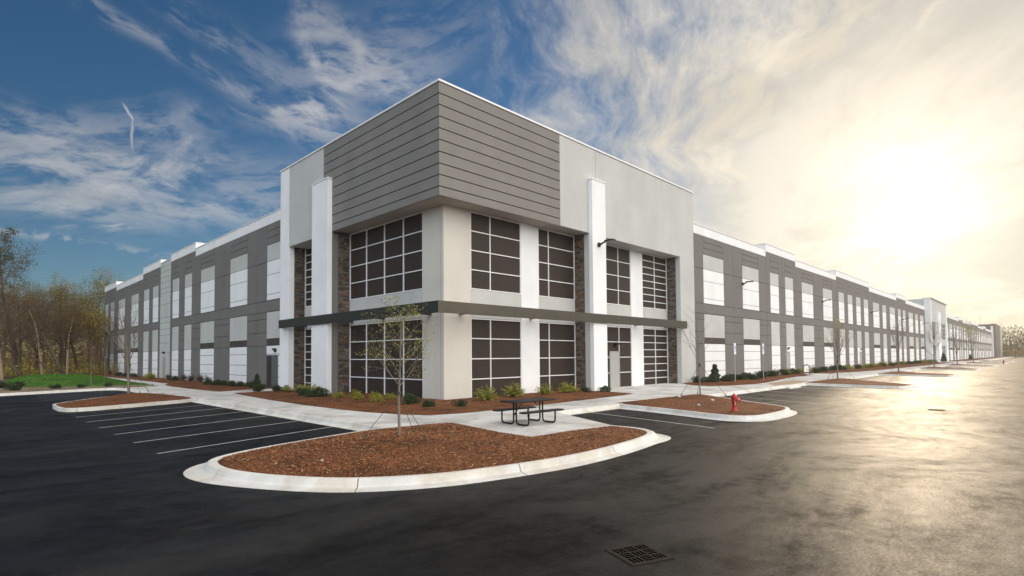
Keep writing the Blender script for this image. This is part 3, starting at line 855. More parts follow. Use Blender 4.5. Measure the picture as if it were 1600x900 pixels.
# canopy band with brackets
cn = MB()
cn.box(-1.30, 19.23, -1.30, -1.255, 3.74, 4.22); cn.box(-1.30, -1.255, -1.254, 13.74, 3.741, 4.219)
cn.box(-1.254, 19.23, -1.254, -1.215, 4.16, 4.218); cn.box(-1.254, -1.215, -1.21, 13.74, 4.161, 4.2185)
cn.box(-1.254, 19.23, -1.254, -1.215, 3.745, 3.79); cn.box(-1.254, -1.215, -1.21, 13.74, 3.7455, 3.7905)
cn.box(19.15, 19.232, -1.25, -.952, 3.742, 4.217); cn.box(-1.25, -.952, 13.66, 13.742, 3.743, 4.216)
co_ = cn.build('canopy', [canopy_m], B, bevel=.006)
for F, L in ((FR, (.9, 5.4, 14.9, 18.6)), (FL, (.9, 4.6, 7.6, 12.9))):
    for u in L:
        br = MB(); br.fbox(F, u - .06, u + .06, 3.83, 3.97, -.02, 1.25); br.build('bracket', [black_m], co_)
for F, L in ((FR, (3.0, 7.0, 11.0, 15.0)), (FL, (3.0, 7.0, 11.0))):
    for u in L:
        jn = MB(); jn.fbox(F, u - .006, u + .006, 3.735, 4.225, 1.29, 1.303); jn.build('canopy_seam', [black_m], co_)
wall_light(FR, 9.55, 7.93, 1.2, 1.0)

# ---- entrance tower half way along the right front
block('tower_wall', lgrey, (125.1, 148.9, 8.55, 13.3, .0, N0))
block('spandrel', lgrey, (125.95, 147.4, 3.75, 5.0, .4, .83))
block('tower_column', white, (124.9, 125.9, -.1, 13.28, -.1, N0 + .06))
block('tower_column', white, (147.5, 149.2, -.1, 13.28, -.1, N0 + .06))
block('tower_pillar', white, (133.4, 136.9, -.1, 10.9, .4, N0 + .3))
block('coping', coping, (124.8, 149.3, 13.3, 13.38, -.3, N0 + .3))
bb = MB(); bb.box(125, 149, -.60, 20, -.1, 13.2); bb.build('tower_wall', [lgrey], B)
F2 = lambda u, w, n: (u, -n - .80, w)
for u0, u1, cc, r in ((126.1, 128.6, (127.3,), 4), (130.3, 132.6, (), 8), (139.6, 142.0, (), 8), (143.2, 147.2, (145.2,), 4)):
    window(F2, u0, u1, 5.02, 8.5, cc, r, .09); window(F2, u0, u1, .1, 3.72, cc, r, .09)

# ---- the tower at the far end
block('end_tower_wall', clad_d, (303, 329, -.1, 14.6, -.2, 1.4))
block('end_tower_column', lgrey, (329.05, 334, -.1, 13.9, -.2, 1.6), (338.5, 341, -.1, 13.9, -.2, 1.6), (334.05, 338.45, 9.5, 13.9, -.2, 1.4))
block('end_tower_column', white, (301.2, 302.95, -.1, 13.6, -.2, .5))
window(FR, 334.1, 338.4, .1, 9.4, (336.2,), 8, .12)
block('coping', coping, (302.9, 341.2, 14.6, 14.7, -.3, 1.45))
bb = MB(); bb.box(303, 341, .21, 40, -.1, 14.5); bb.build('end_tower_wall', [clad_d], B)

# ------------------------------------------------------------------ furniture of the lot
def picnic_table():
    """origin on the slab under the middle of the table, long side along x"""
    t = thing('picnic_table', 'black metal picnic table with two attached benches on the concrete pad', 'picnic table', (-3.25, -7.86, .139), rz=R_(-3), sc=.91)
    m_ = mat('black_coated_metal', (.010, .010, .0105), .5, .1, 3, spec=.25)
    def plank(name, x0, x1, y0, y1, z):
        q = MB()
        n = max(3, int((y1 - y0) / .045)); d = (y1 - y0 - .03) / n
        for i in range(n): q.box(x0 + .016, x1 - .016, y0 + .015 + i * d + .003, y0 + .015 + (i + 1) * d - .003, z - .012, z)
        nx = int((x1 - x0) / .09)
        for i in range(1, nx): xx = x0 + (x1 - x0) * i / nx; q.box(xx - .006, xx + .006, y0 + .015, y1 - .015, z - .014, z - .0015)
        q.tube([(x0 + .04, y0, z - .018), (x1 - .04, y0, z - .018), (x1, y0 + .04, z - .018), (x1, y1 - .04, z - .018), (x1 - .04, y1, z - .018), (x0 + .04, y1, z - .018), (x0, y1 - .04, z - .018), (x0, y0 + .04, z - .018), (x0 + .04, y0, z - .018)], .022, 8)
        return q.build(name, [m_], t)
    plank('tabletop', -.86, .86, -.36, .36, .715)
    plank('bench', -.84, .84, -.72, -.46, .425); plank('bench', -.84, .84, .46, .72, .425)
    for x in (-.56, .56):
        for s in (-1, 1):
            def arc(c, r, a0, a1, n=5): return [(x, s * (c[0] + r * math.cos(a0 + (a1 - a0) * i / n)), c[1] + r * math.sin(a0 + (a1 - a0) * i / n)) for i in range(n + 1)]
            pts = [(x, s * .06, .69)] + arc((.16, .13), .10, math.pi, 1.5 * math.pi) + arc((.49, .13), .10, 1.5 * math.pi, 2 * math.pi) + [(x, s * .59, .40)]
            q = MB(); q.tube(pts, .026, 10); q.build('leg', [m_], t, smooth=True)
        q = MB(); q.box(x - .02, x + .02, -.07, .07, .30, .34); q.box(x - .02, x + .02, -.32, .32, .67, .70)
        q.tube([(x, 0, .34), (x * .40, 0, .69)], .013, 6)
        q.build('brace', [m_], t)
    return t
picnic_table()

def hydrant():
    t = thing('fire_hydrant', 'red fire hydrant on the bark bed of the island beside the entrance', 'hydrant', (3.30, -10.90, .185), rz=R_(-48), sc=.80)
    red = mat('red_enamel', (.42, .012, .012), .35, .10, 5, spec=.5); dk = mat('hydrant_nut', (.06, .055, .05), .5, .1, 5)
    wh = mat('white_band', (.7, .7, .68), .5, .05, 5)
    q = MB(); q.lathe([(.135, 0), (.135, .03), (.10, .035), (.092, .06), (.088, .36), (.105, .40), (.115, .405), (.115, .43), (.10, .435), (.105, .47), (.105, .52), (.122, .53), (.122, .555)], 24)
    for i in range(8):
        a_ = i * math.pi / 4; q.lathe([(.013, .03), (.013, .05)], 6, c=(.118 * math.cos(a_), .118 * math.sin(a_), 0))
    o = q.build('barrel', [red], t, smooth=False); 
    for p in o.data.polygons: p.use_smooth = len(p.vertices) == 4
    q = MB(); q.lathe([(.118, .556), (.112, .575), (.095, .62), (.065, .65), (.04, .662)], 24); q.build('bonnet', [red], t, smooth=True)
    q = MB(); q.lathe([(.026, .66), (.026, .70), (.016, .715)], 5); q.build('operating_nut', [dk], t)
    for s in (-1, 1):
        q = MB(); q.lathe([(.045, s * .09), (.045, s * .15), (.056, s * .152), (.056, s * .20), (.02, s * .205), (.02, s * .23)], 14, c=(0, 0, .47), axis='y')
        n = q.build('hose_nozzle', [red], t, smooth=False)
    q = MB(); q.lathe([(.066, .09), (.066, .16)], 18, c=(0, 0, .44), axis='x'); q.lathe([(.085, .16), (.085, .175)], 18, c=(0, 0, .44), axis='x', k=1)
    q.lathe([(.078, .175), (.078, .235), (.05, .245), (.024, .245), (.024, .275)], 18, c=(0, 0, .44), axis='x')
    q.build('pumper_nozzle', [red, wh], t)
    q = MB(); pts = [(-.02 - .02 * math.sin(i), -.13 - .004 * i, .44 - .026 * i) for i in range(9)]; q.tube(pts, .010, 6)
    q.build('chain', [wh], t)
    return t
hyd = hydrant()
copy_tree(hyd, 'distant red fire hydrant far down the drive near the end tower', None, (113.7, -12.3, .02), R_(-60))
hyd['group'] = 'fire hydrants'; 
for o in C.objects:
    if o.get('category') == 'hydrant': o['group'] = 'fire hydrants'

def grate(loc, rz, label):
    t = thing('drain_grate', label, 'drain', loc, 'drain grates in the asphalt', rz, .92)
    ir = mat('rusty_iron', (.022, .0165, .014), .85, .25, 14, spec=.15, bump=.5, bscale=80) if 'rusty_iron' not in MATS else MATS['rusty_iron']
    slot_dark = mat('drain_pit', (.002, .002, .002), .95, .1, 3, spec=.0) if 'drain_pit' not in MATS else MATS['drain_pit']  # black strips laid on the plate paint in the darkness of open slots
    s = .25; q = MB(); q.box(-s, s, -s, s, .002, .0065); q.build('plate', [ir], t)
    q = MB(); e = .020
    for a_ in ((-s - e, s + e, -s - e, -s - .004), (-s - e, s + e, s + .004, s + e), (-s - e, -s - .004, -s, s), (s + .004, s + e, -s, s)): q.box(*a_, .002, .006)
    q.build('frame', [ir], t)
    q = MB(); n = 3; m2 = .025; L = (2 * s - 2 * m2) / n
    for i in range(n):
        for j in range(n):
            x0, y0 = -s + m2 + i * L, -s + m2 + j * L
            for k_ in range(3):
                c_ = .012 + k_ * (L - .006) / 3
                if (i + j) % 2: q.box(x0 + .012, x0 + L - .012, y0 + c_, y0 + c_ + .030, .0055, .0075)
                else: q.box(x0 + c_, x0 + c_ + .030, y0 + .012, y0 + L - .012, .0055, .0075)
    q.build('slots', [slot_dark], t)
grate((-9.60, -15.26, 0), R_(-22), 'rusty square drain grate in the dark asphalt of the foreground')
grate((9.75, -15.35, 0), R_(8), 'drain grate in the bright asphalt of the drive, seen edge on')

def sign(loc, label):
    t = thing('parking_sign', label, 'sign', loc, 'parking signs before the right wing', R_(-2))
    al = MATS.get('galvanised') or mat('galvanised', (.50, .50, .49), .4, .08, 6, metal=.8)
    wh = MATS.get('sign_white') or mat('sign_white', (.74, .77, .78), .4, .03, 3)
    bl = MATS.get('sign_blue') or mat('sign_blue', (.02, .13, .55), .4, .03, 3)
    q = MB(); q.box(-.022, .022, -.018, .018, -.02, 2.62); q.build('post', [al], t)
    q = MB(); q.box(-.15, .15, -.026, -.020, 2.10, 2.62)
    b_ = q.build('sign_board', [wh], t, bevel=.002)
    q = MB(); q.box(-.085, .085, -.0285, -.0265, 2.20, 2.42); q.build('blue_square', [bl], b_)
    # wheelchair user: head, back, seat, wheel
    q = MB(); y = -.031
    q.lathe([(.014, -.0305), (.014, -.0325)], 10, c=(-.012, 0, 2.395), axis='y')
    q.tube([(-.012, y, 2.375), (-.008, y, 2.315), (.035, y, 2.312), (.050, y, 2.255), (.066, y, 2.258)], .008, 5)
    ring = [(-.002 + .045 * math.cos(a_), y, 2.275 + .045 * math.sin(a_)) for a_ in [2.0 + i * .35 for i in range(13)]]
    q.tube(ring, .006, 5); q.build('wheelchair_symbol', [wh], b_)
    q = MB(); q.box(-.15, .15, -.026, -.020, 1.88, 2.07); q.build('lower_plate', [wh], t)
sign((21.76, -3.33, .15), 'tall parking sign with a blue wheelchair square, nearer the entrance')
sign((25.6, -3.75, .15), 'parking sign with a blue wheelchair square, farther from the entrance')

def wheel_stop(loc, rz, label):
    q = MB(); n = 2
    prof = [(-.08, .0), (-.075, .07), (-.05, .105), (.05, .105), (.075, .07), (.08, .0)]
    for a_, b_ in ((-.95, -.9), (-.9, .9), (.9, .95)):
        s0 = .8 if a_ == -.95 else 1; s1 = .8 if b_ == .95 else 1
        A = [(a_, y * s0, z * s0) for y, z in prof]; Bq = [(b_, y * s1, z * s1) for y, z in prof]
        for i in range(5): q.quad((A[i], A[i + 1], Bq[i + 1], Bq[i]))
        if a_ == -.95: q.quad(A)
        if b_ == .95: q.quad(list(reversed(Bq)))
    o = q.build('wheel_stop', [conc_w], bevel=.01); o.location = loc; o.rotation_euler = (0, 0, rz)
    tag(o, label, 'wheel stop', 'wheel stops of the marked bays')
conc_w = mat('pale_precast', (.66, .65, .62), .8, .06, 3)
wheel_stop((20.3, -7.42, .001), R_(-1), 'white concrete wheel stop nearer the hydrant island')
wheel_stop((25.3, -7.40, .001), R_(-1), 'white concrete wheel stop beside the second bark island')

q = MB(); H = .78; r = .42
pts = [(-r, 0, -.05), (-r, 0, H - r + .12)] + [(-r * math.cos(a_), 0, H - r + .12 + r * math.sin(a_)) for a_ in [i * math.pi / 10 for i in range(1, 10)]] + [(r, 0, H - r + .12), (r, 0, -.05)]
q.tube(pts, .034, 10)
bk_ = q.build('bike_rack', [black_m], smooth=True); bk_.location = (40.6, -2.15, .14); bk_.rotation_euler = (0, 0, R_(-25))
tag(bk_, 'black hooped bike rack at the end of the hedge on the right', 'bike rack')
pd = MB(); slab_run(pd, XY, 39.2, 43.9, -3.3, -1.2, 2.4, z1=.145); structure(pd.build('bike_pad', conc))

def pebble(loc, r, label, seed):
    rnd = random.Random(seed); bm = bmesh.new(); bmesh.ops.create_icosphere(bm, subdivisions=2, radius=r)
    for v in bm.verts: v.co *= rnd.uniform(.82, 1.12); v.co.z *= .65
    me = bpy.data.meshes.new('stone'); bm.to_mesh(me); bm.free(); me.materials.append(pebm)
    o = bpy.data.objects.new('stone', me); C.objects.link(o); o.location = loc
    tag(o, label, 'stone', 'pale stones on the bark')
pebm = mat('pale_stone', (.55, .53, .50), .85, .12, 14)
pebble((7.17, -6.95, .22), .085, 'pale stone at the left edge of the hydrant island', 1)
pebble((6.48, -8.71, .22), .075, 'pale stone between the bare young tree and the red hydrant', 2)
pebble((4.31, -9.2, .21), .06, 'small pale stone left of the red hydrant', 3)
pebble((-9.96, -9.18, .215), .032, 'small pale stone left of centre on the foreground bark bed', 4)
pebble((38.9, -2.75, .19), .10, 'pale stone under the hedge near the bike rack', 5)

# ------------------------------------------------------------------ plants
leaf_m = {n: mat('leaf_' + n, c, .65, .2, 6, spec=.3) for n, c in dict(
    dark=(.028, .045, .018), mid=(.050, .075, .022), lime=(.30, .33, .035), gold=(.42, .33, .04), red=(.10, .022, .024), wine=(.055, .020, .022),
    olive=(.085, .075, .024), brown=(.135, .080, .028), rust=(.13, .060, .024), bronze=(.080, .058, .020), tip=(.34, .33, .06)).items()}
bark_grey = mat('bark_grey', (.17, .145, .115), .9, .2, 9, bump=.6, bscale=50)
bark_brown = mat('bark_brown', (.095, .062, .042), .9, .25, 3, bump=.6, bscale=30)
bark_pale = mat('bark_pale', (.30, .22, .155), .9, .2, 3, bump=.6, bscale=30)
twig_m = mat('twigs', (.105, .066, .044), .9, .2, 6)

def shrub_meshes(kind, seed):
    rnd = random.Random(seed); L = MB(); S = MB()
    if kind == 'round':
        lob = [(Vector((rnd.gauss(0, .24), rnd.gauss(0, .24), rnd.uniform(.16, .40))), rnd.uniform(.20, .34)) for _ in range(9)]
        for _ in range(3200):
            c, r = rnd.choice(lob); d = Vector((rnd.gauss(0, 1), rnd.gauss(0, 1), rnd.gauss(0, 1))).normalized()
            p = c + d * r * rnd.uniform(.55, 1.05)
            if p.z < .01: p.z = rnd.uniform(.01, .08)
            L.leaf(p, rnd.uniform(.045, .085), rnd, rnd.choice((0, 0, 0, 1)), .65)
        ms = [leaf_m['dark'], leaf_m['mid']]
    elif kind == 'spray':
        for _ in range(64):
            q = rnd.random() * 6.283; tilt = rnd.uniform(.15, 1.25); ln = rnd.uniform(.38, .78); p = Vector((0, 0, .03)); d = Vector((math.cos(q) * math.sin(tilt), math.sin(q) * math.sin(tilt), math.cos(tilt)))
            pts = [p.copy()]
            for i in range(9):
                d = (d + Vector((0, 0, -.045)) + Vector((rnd.gauss(0, .05), rnd.gauss(0, .05), 0))).normalized(); p = p + d * ln / 9; pts.append(p.copy())
                if i > 1:
                    for _k in range(8): L.leaf(p + Vector((rnd.gauss(0, .025), rnd.gauss(0, .025), rnd.gauss(0, .02))), rnd.uniform(.04, .075), rnd, rnd.choice((0, 0, 1, 2) if i > 5 else (1, 1, 2, 0)), .45)
            S.tube(pts[::3], [.006, .005, .004, .003], 3)
        ms = [leaf_m['lime'], leaf_m['mid'], leaf_m['gold']]
    elif kind == 'red':
        for _ in range(42):
            q = rnd.random() * 6.283; tilt = rnd.uniform(.05, .9); ln = rnd.uniform(.35, .75); p = Vector((rnd.gauss(0, .06), rnd.gauss(0, .06), .02)); d = Vector((math.cos(q) * math.sin(tilt), math.sin(q) * math.sin(tilt), math.cos(tilt)))
            pts = [p.copy()]
            for i in range(7):
                p = p + d * ln / 7; pts.append(p.copy())
                if i > 1:
                    for _k in range(8): L.leaf(p + Vector((rnd.gauss(0, .05), rnd.gauss(0, .05), rnd.gauss(0, .04))), rnd.uniform(.04, .08), rnd, rnd.choice((0, 0, 1, 1, 2)), .4)
            S.tube(pts[::3], [.006, .004, .003], 3)
        ms = [leaf_m['red'], leaf_m['wine'], leaf_m['mid']]
    else:                                                            # upright cone
        for _ in range(5200):
            t = rnd.random() ** .7; z = 1.25 * (1 - t) + .05; r = (.10 + .30 * t) * rnd.uniform(.5, 1.12) * (1 + .18 * math.sin(z * 17 + seed)); q = rnd.random() * 6.283
            L.leaf((r * math.cos(q), r * math.sin(q), z), rnd.uniform(.05, .09), rnd, rnd.choice((0, 0, 1)), .6)
        ms = [leaf_m['dark'], leaf_m['mid']]
    for _ in range(5):
        q = rnd.random() * 6.283; S.tube([(0, 0, -.04), (.06 * math.cos(q), .06 * math.sin(q), .12), (.16 * math.cos(q), .16 * math.sin(q), .30)], [.012, .009, .005], 4)
    return L.mesh('foliage', ms), S.mesh('stem', [twig_m])
SM = {k_: [shrub_meshes(k_, s_ + 7) for s_ in range(3)] for k_ in ('round', 'spray', 'red', 'cone')}
def shrub(kind, loc, sc, label, group, rnd=random.Random(9)):
    f, s = rnd.choice(SM[kind])
    t = thing('shrub', label, 'shrub', loc, group, rnd.random() * 6.28); sc *= .86; t.scale = (sc * rnd.uniform(.92, 1.1), sc * rnd.uniform(.92, 1.1), sc)
    for nm, me in (('foliage', f), ('stem', s)):
        o = bpy.data.objects.new(nm, me); C.objects.link(o); o.parent = t
GT = 'shrubs in the bed round the corner tower'; GL = 'shrubs in the bed along the left wing'; GR = 'shrubs in the bed along the right wing'
Z = .185
for kind, x, y, s_, lab in (
    ('cone', -2.06, 14.9, .82, 'tall upright dark shrub beside the left end of the tower'),
    ('round', -2.6, 13.0, .80, 'round dark shrub in front of the tall upright shrub at the tower end'),
    ('round', -2.0, 12.0, .72, 'low dark shrub right of the tall upright one at the tower end'),
    ('spray', -1.9, 11.1, .62, 'low yellow-green shrub under the white left column'),
    ('spray', -1.6, 10.2, .60, 'small yellow-green shrub just left of the wide white left pillar'),
    ('spray', -1.75, 9.0, .95, 'large feathery yellow-green shrub against the wide white left pillar'),
    ('round', -2.56, 7.76, .74, 'dark round shrub before the foot of the wide white left pillar'),
    ('round', -2.45, 6.1, .92, 'broad dark shrub right of the wide white left pillar'),
    ('spray', -2.31, 4.7, .58, 'small bright green shrub under the left stone strip'),
    ('spray', -1.16, 5.3, .52, 'small green shrub against the left edge of the big dark window'),
    ('spray', -2.33, 3.0, .56, 'low yellowish shrub under the left part of the big dark window'),
    ('spray', -.95, 3.9, .52, 'small green shrub touching the big dark window'),
    ('spray', -2.42, 1.25, .56, 'yellow-green low shrub left of the staked young tree'),
    ('spray', -1.33, 1.9, .56, 'green low shrub behind the staked young tree'),
    ('round', -2.1, -.5, .82, 'round dark shrub right of the staked young tree trunk'),
    ('round', -2.42, -2.1, .55, 'small round dark shrub below the corner joint of the tower'),
    ('round', -1.51, -2.88, .50, 'small round dark shrub right of the tower corner'),
    ('spray', .97, -1.6, 1.0, 'yellow-green feathery shrub under the first right window, leftmost of the bright four'),
    ('spray', 3.1, -1.1, 1.0, 'yellow-green feathery shrub behind the picnic table top'),
    ('spray', 5.2, -1.1, .85, 'yellow-green feathery shrub right of the white pier by the picnic table'),
    ('spray', 6.75, -1.25, .98, 'brightest lime shrub below the second right window'),
    ('round', 7.7, -1.55, .55, 'low dull green shrub under the right stone strip'),
    ('round', 8.5, -2.3, .62, 'dark round shrub at the foot of the right white pillar')):
    shrub(kind, (x, y, Z), s_, lab, GT)
for kind, x, y, s_, lab in (
    ('round', -1.3, 17.6, .75, 'dark green shrub beside the grey door of the left wing'),
    ('round', -1.5, 18.9, .72, 'dark green spreading shrub at the right end of the green row by the left wing'),
    ('round', -1.6, 20.2, .75, 'dark green spreading shrub second from the right in the left wing row'),
    ('round', -1.7, 21.5, .75, 'dark green spreading shrub in the middle of the left wing row'),
    ('round', -1.7, 22.9, .75, 'dark green spreading shrub fourth from the right in the left wing row'),
    ('round', -1.8, 24.3, .70, 'dark green shrub at the left end of the green row next to the red shrubs'),
    ('red', -1.4, 26.0, 1.0, 'red-leaved shrub nearest the green row at the left wing'),
    ('red', -1.3, 28.0, 1.0, 'red-leaved shrub second from the green row at the left wing'),
    ('red', -1.4, 30.2, 1.0, 'wine-red shrub third from the green row at the left wing'),
    ('red', -1.3, 32.6, .95, 'dark wine shrub at the left end of the red row'),
    ('round', -1.5, 34.6, .8, 'dark bronze shrub between the red row and the pale wall strip'),
    ('red', -1.2, 37.5, .9, 'low red shrub beneath the second pair of narrow panels'),
    ('spray', -1.6, 41.5, 1.0, 'green feathery shrub beside the pale wall strip of the left wing'),
    ('spray', -1.5, 43.2, .9, 'green feathery shrub before the door in the pale wall strip'),
    ('round', -1.4, 50.0, .8, 'dark shrub beneath the narrow panels beyond the pale strip'),
    ('round', -1.4, 53.0, .8, 'dark shrub behind the bare tree at the left wing'),
    ('round', -1.4, 57.0, .8, 'dark shrub near the far left end of the left wing'),
    ('red', -1.3, 63.0, .9, 'reddish shrub near the far left corner of the building'),
    ('red', -1.3, 68.0, .9, 'reddish shrub at the far left corner of the building')):
    shrub(kind, (x, y, Z), s_, lab, GL)
for kind, x, y, s_, lab in (
    ('cone', 23.2, -1.3, 1.05, 'tall dark conical shrub beside the right end of the tower'),
    ('round', 19.95, -1.6, .85, 'dark round shrub at the tip of the right wing bed'),
    ('round', 20.9, -2.2, .95, 'dark shrub in front of the tall conical shrub'),
    ('round', 22.3, -2.4, .85, 'dark shrub right of the tall conical shrub'),
    ('round', 23.7, -2.2, .95, 'dark green round shrub left of the nearer parking sign'),
    ('round', 25.2, -2.3, .85, 'dark green round shrub just right of the nearer parking sign'),
    ('round', 26.2, -2.8, .8, 'brownish round shrub low between the two parking signs'),
    ('round', 27.8, -1.7, .95, 'dark taller shrub against the white panel between the signs'),
    ('round', 28.9, -2.3, .95, 'dark green round shrub left of the farther parking sign'),
    ('round', 30.6, -1.8, 1.05, 'dark green round shrub right of the farther parking sign'),
    ('round', 32.6, -1.8, 1.0, 'dark green round shrub in the middle of the hedge before the bike rack'),
    ('red', 34.6, -1.6, 1.0, 'brownish red shrub among the green hedge before the bike rack'),
    ('round', 36.4, -1.5, 1.05, 'dark green shrub left of the brown door in the right wing'),
    ('spray', 38.6, -1.0, 1.0, 'yellow-green shrub in front of the door in the right wing'),
    ('round', 40.0, -1.0, 1.05, 'dark shrub just left of the bike rack'),
    ('spray', 43.0, -.8, .9, 'yellow-green shrub behind the hoop of the bike rack'),
    ('round', 43.6, -2.1, .95, 'dark bronze shrub just right of the bike rack'),
    ('spray', 46.2, -1.1, 1.1, 'yellow-green shrub first beyond the bike rack'),
    ('round', 48.6, -1.2, 1.0, 'dark shrub second beyond the bike rack')):
    shrub(kind, (x, y, Z), s_, lab, GR)
rnd = random.Random(55); u = 51.0
while u < 123:
    shrub(rnd.choice(('round', 'round', 'round', 'spray')), (u, -1.25 + rnd.uniform(-.25, .25), Z), rnd.uniform(.95, 1.2), 'small shrub in the long clipped row along the far right wing', 'row of shrubs along the far right wing')
    u += rnd.uniform(2.0, 2.5)
shrub('cone', (128.8, -2.4, Z), 1.7, 'tall conical shrub before the half way entrance tower', GR)
shrub('cone', (181.5, -2.4, Z), 1.3, 'tall conical shrub beyond the half way entrance tower', GR)
for i, (x, y, s_, lab) in enumerate(((-12.25, 31.4, 1.35, 'dark shrub at the left edge of the picture beside the lawn'), (-11.9, 26.6, 1.2, 'spreading dark shrub on the straw strip near the left edge'),
                                  (-11.3, 33.4, 1.1, 'dark shrub at the left tip of the lawn'), (-9.91, 27.03, .9, 'dark round shrub on the straw strip, left of the three before the lawn'),
                                  (-8.58, 27.6, .75, 'dark round shrub on the straw strip, middle of the three before the lawn'), (-7.07, 28.14, .7, 'dark round shrub on the straw strip, right of the three before the lawn'))):
    shrub('round', (x, y, .17), s_ * .68, lab, 'shrubs on the straw strip')

def grow(rnd, p, d, length, r, level, P, W, tips):
    """one limb and everything that grows from it; W collects wood, tips the ends where leaves sit"""
    n = P['seg'][level]; pts = [p.copy()]; rad = [r]; dirs = [d.copy()]
    end = r * P['taper'][level]
    for i in range(n):
        d = (d + Vector((rnd.gauss(0, 1), rnd.gauss(0, 1), rnd.gauss(0, 1))) * P['wob'][level] + Vector((0, 0, P['lift'][level]))).normalized()
        p = p + d * length / n; pts.append(p.copy()); dirs.append(d.copy()); rad.append(r + (end - r) * (i + 1) / n)
    W.tube(pts, rad, P['sides'][level], cap=False)
    if level >= P['levels'] - 1:
        tips += [(q, d) for q in pts[1:]]; return
    k = P['kids'][level]; lo = P['start'][level]
    for j in range(k):
        t = lo + (1 - lo) * (j + rnd.random() * .8) / k; t = min(t, .999)
        i = min(int(t * n), n - 1); f = t * n - i
        q = pts[i].lerp(pts[i + 1], f); dd = dirs[i]
        a_ = dd.orthogonal().normalized(); a_ = Matrix.Rotation(j * 2.4 + rnd.uniform(-.5, .5), 3, dd) @ a_
        ang = R_(rnd.uniform(*P['ang'][level]))
        nd = (dd * math.cos(ang) + a_ * math.sin(ang)).normalized()
        rr = (r + (end - r) * t) * P['rr'][level]
        ln = length * P['len'][level] * (1 - P['fall'] * (t - lo) / (1 - lo + 1e-6) if level == 0 else 1) * rnd.uniform(.75, 1.2)
        grow(rnd, q, nd, ln, rr, level + 1, P, W, tips)
    tips.append((pts[-1], d))

YOUNG = dict(levels=4, seg=(9, 5, 4, 3), taper=(.25, .3, .4, .6), wob=(.025, .09, .13, .18), lift=(.0, .06, .05, .04), sides=(8, 5, 4, 3),
             kids=(17, 7, 4, 0), start=(.40, .2, .2, 0), ang=((42, 66), (28, 52), (25, 55), (0, 0)), rr=(.42, .55, .6, .6), len=(.42, .40, .45, .4), fall=.62)
def young_tree(name, loc, h, label, seed, leaves, P=YOUNG, r=.032, cols=('lime', 'gold', 'mid'), lean=0, stakes=True, group='young staked trees', leafsize=.03, rz=0, upper=0.0):
    rnd = random.Random(seed); W = MB(); tips = []
    grow(rnd, Vector((0, 0, -.03)), Vector((lean, 0, 1)).normalized(), h, r, 0, P, W, tips)
    t = thing(name, label, 'tree', loc, group, rz)
    # trunk is the first tube, the limbs are the rest
    n0 = (P['seg'][0] + 1) * P['sides'][0]; f0 = P['seg'][0] * P['sides'][0]
    T = MB(); T.v = W.v[:n0]; T.f = W.f[:f0]; T.k = W.k[:f0]
    L = MB(); L.v = W.v[n0:]; L.f = [tuple(i - n0 for i in f) for f in W.f[f0:]]; L.k = W.k[f0:]
    T.build('trunk', [bark_grey], t, smooth=True); L.build('branches', [bark_grey if r > .03 else twig_m], t, smooth=True)
    if leaves:
        F = MB()
        for _ in range(leaves):
            q, d = rnd.choice(tips)
            if q.z < upper * h: continue
            F.leaf(q + Vector((rnd.gauss(0, .025), rnd.gauss(0, .025), rnd.gauss(0, .025))), leafsize * rnd.uniform(.6, 1.3), rnd, rnd.randrange(len(cols)), .55)
        F.build('leaves', [leaf_m[c_] for c_ in cols], t, solid=False)
    if stakes:
        G_ = MB()
        for q in (2.75, 4.95, .55):
            a_ = Vector((.0, 0, h * .36)); b_ = Vector((math.cos(q) * h * .30, math.sin(q) * h * .30, .0))
            G_.tube([a_, b_], .0055 * h / 3 + .001, 4); G_.tube([b_ + Vector((0, 0, -.05)), b_ + (a_ - b_).normalized() * .16], .016, 5)
        G_.tube([(0, 0, h * .35), (0, 0, h * .375)], r * 1.25, 8)
        G_.build('guy_wires', [MATS.get('green_strap') or mat('green_strap', (.05, .055, .035), .8, .1, 5)], t)
    return t
young_tree('young_tree', (-7.89, -8.45, .30), 2.62, 'slender young tree with sparse yellow-green leaves and guy wires on the foreground bark island', 14, 1900, r=.034, leafsize=.035, cols=('lime', 'olive', 'gold', 'tip'))
BARE = dict(YOUNG, kids=(15, 6, 3, 0), len=(.46, .38, .42, .4), ang=((38, 58), (25, 45), (25, 50), (0, 0)), start=(.36, .2, .2, 0))
young_tree('young_tree', (8.18, -7.4, .27), 3.6, 'bare thin staked tree on the island with the red hydrant', 21, 0, BARE, r=.034)
VASE = dict(YOUNG, kids=(16, 7, 4, 0), len=(.62, .42, .45, .4), ang=((16, 34), (14, 30), (15, 35), (0, 0)), start=(.26, .2, .2, 0), lift=(0, .07, .06, .04), fall=.55, rr=(.50, .60, .65, .6))
young_tree('young_tree', (-8.16, 15.7, .27), 4.0, 'bare upright vase shaped tree on the left bark island', 33, 0, VASE, r=.07)
young_tree('young_tree', (29.6, -7.4, .27), 3.4, 'bare young tree with a yellow leaf tuft on the second island from the hydrant', 41, 260, VASE, r=.05, cols=('gold', 'tip'), leafsize=.10, upper=.72)
young_tree('young_tree', (50.2, -7.6, .27), 4.2, 'young tree with thin bare limbs on the third island from the hydrant', 42, 120, VASE, r=.06, cols=('gold', 'tip'), leafsize=.12, upper=.75)
young_tree('young_tree', (73.2, -7.6, .27), 4.4, 'young tree with yellow leaves before the half way entrance tower', 43, 260, VASE, r=.06, cols=('gold', 'tip', 'lime'), leafsize=.14, upper=.6)
young_tree('young_tree', (97.2, -7.6, .27), 4.4, 'bare young tree on the fifth island beyond the half way tower', 44, 60, VASE, r=.065, cols=('gold',), leafsize=.14)
young_tree('young_tree', (122.2, -7.6, .27), 6.0, 'yellow leaved young tree before the far end of the building', 45, 500, VASE, r=.07, cols=('gold', 'tip', 'lime'), leafsize=.22, upper=.4)
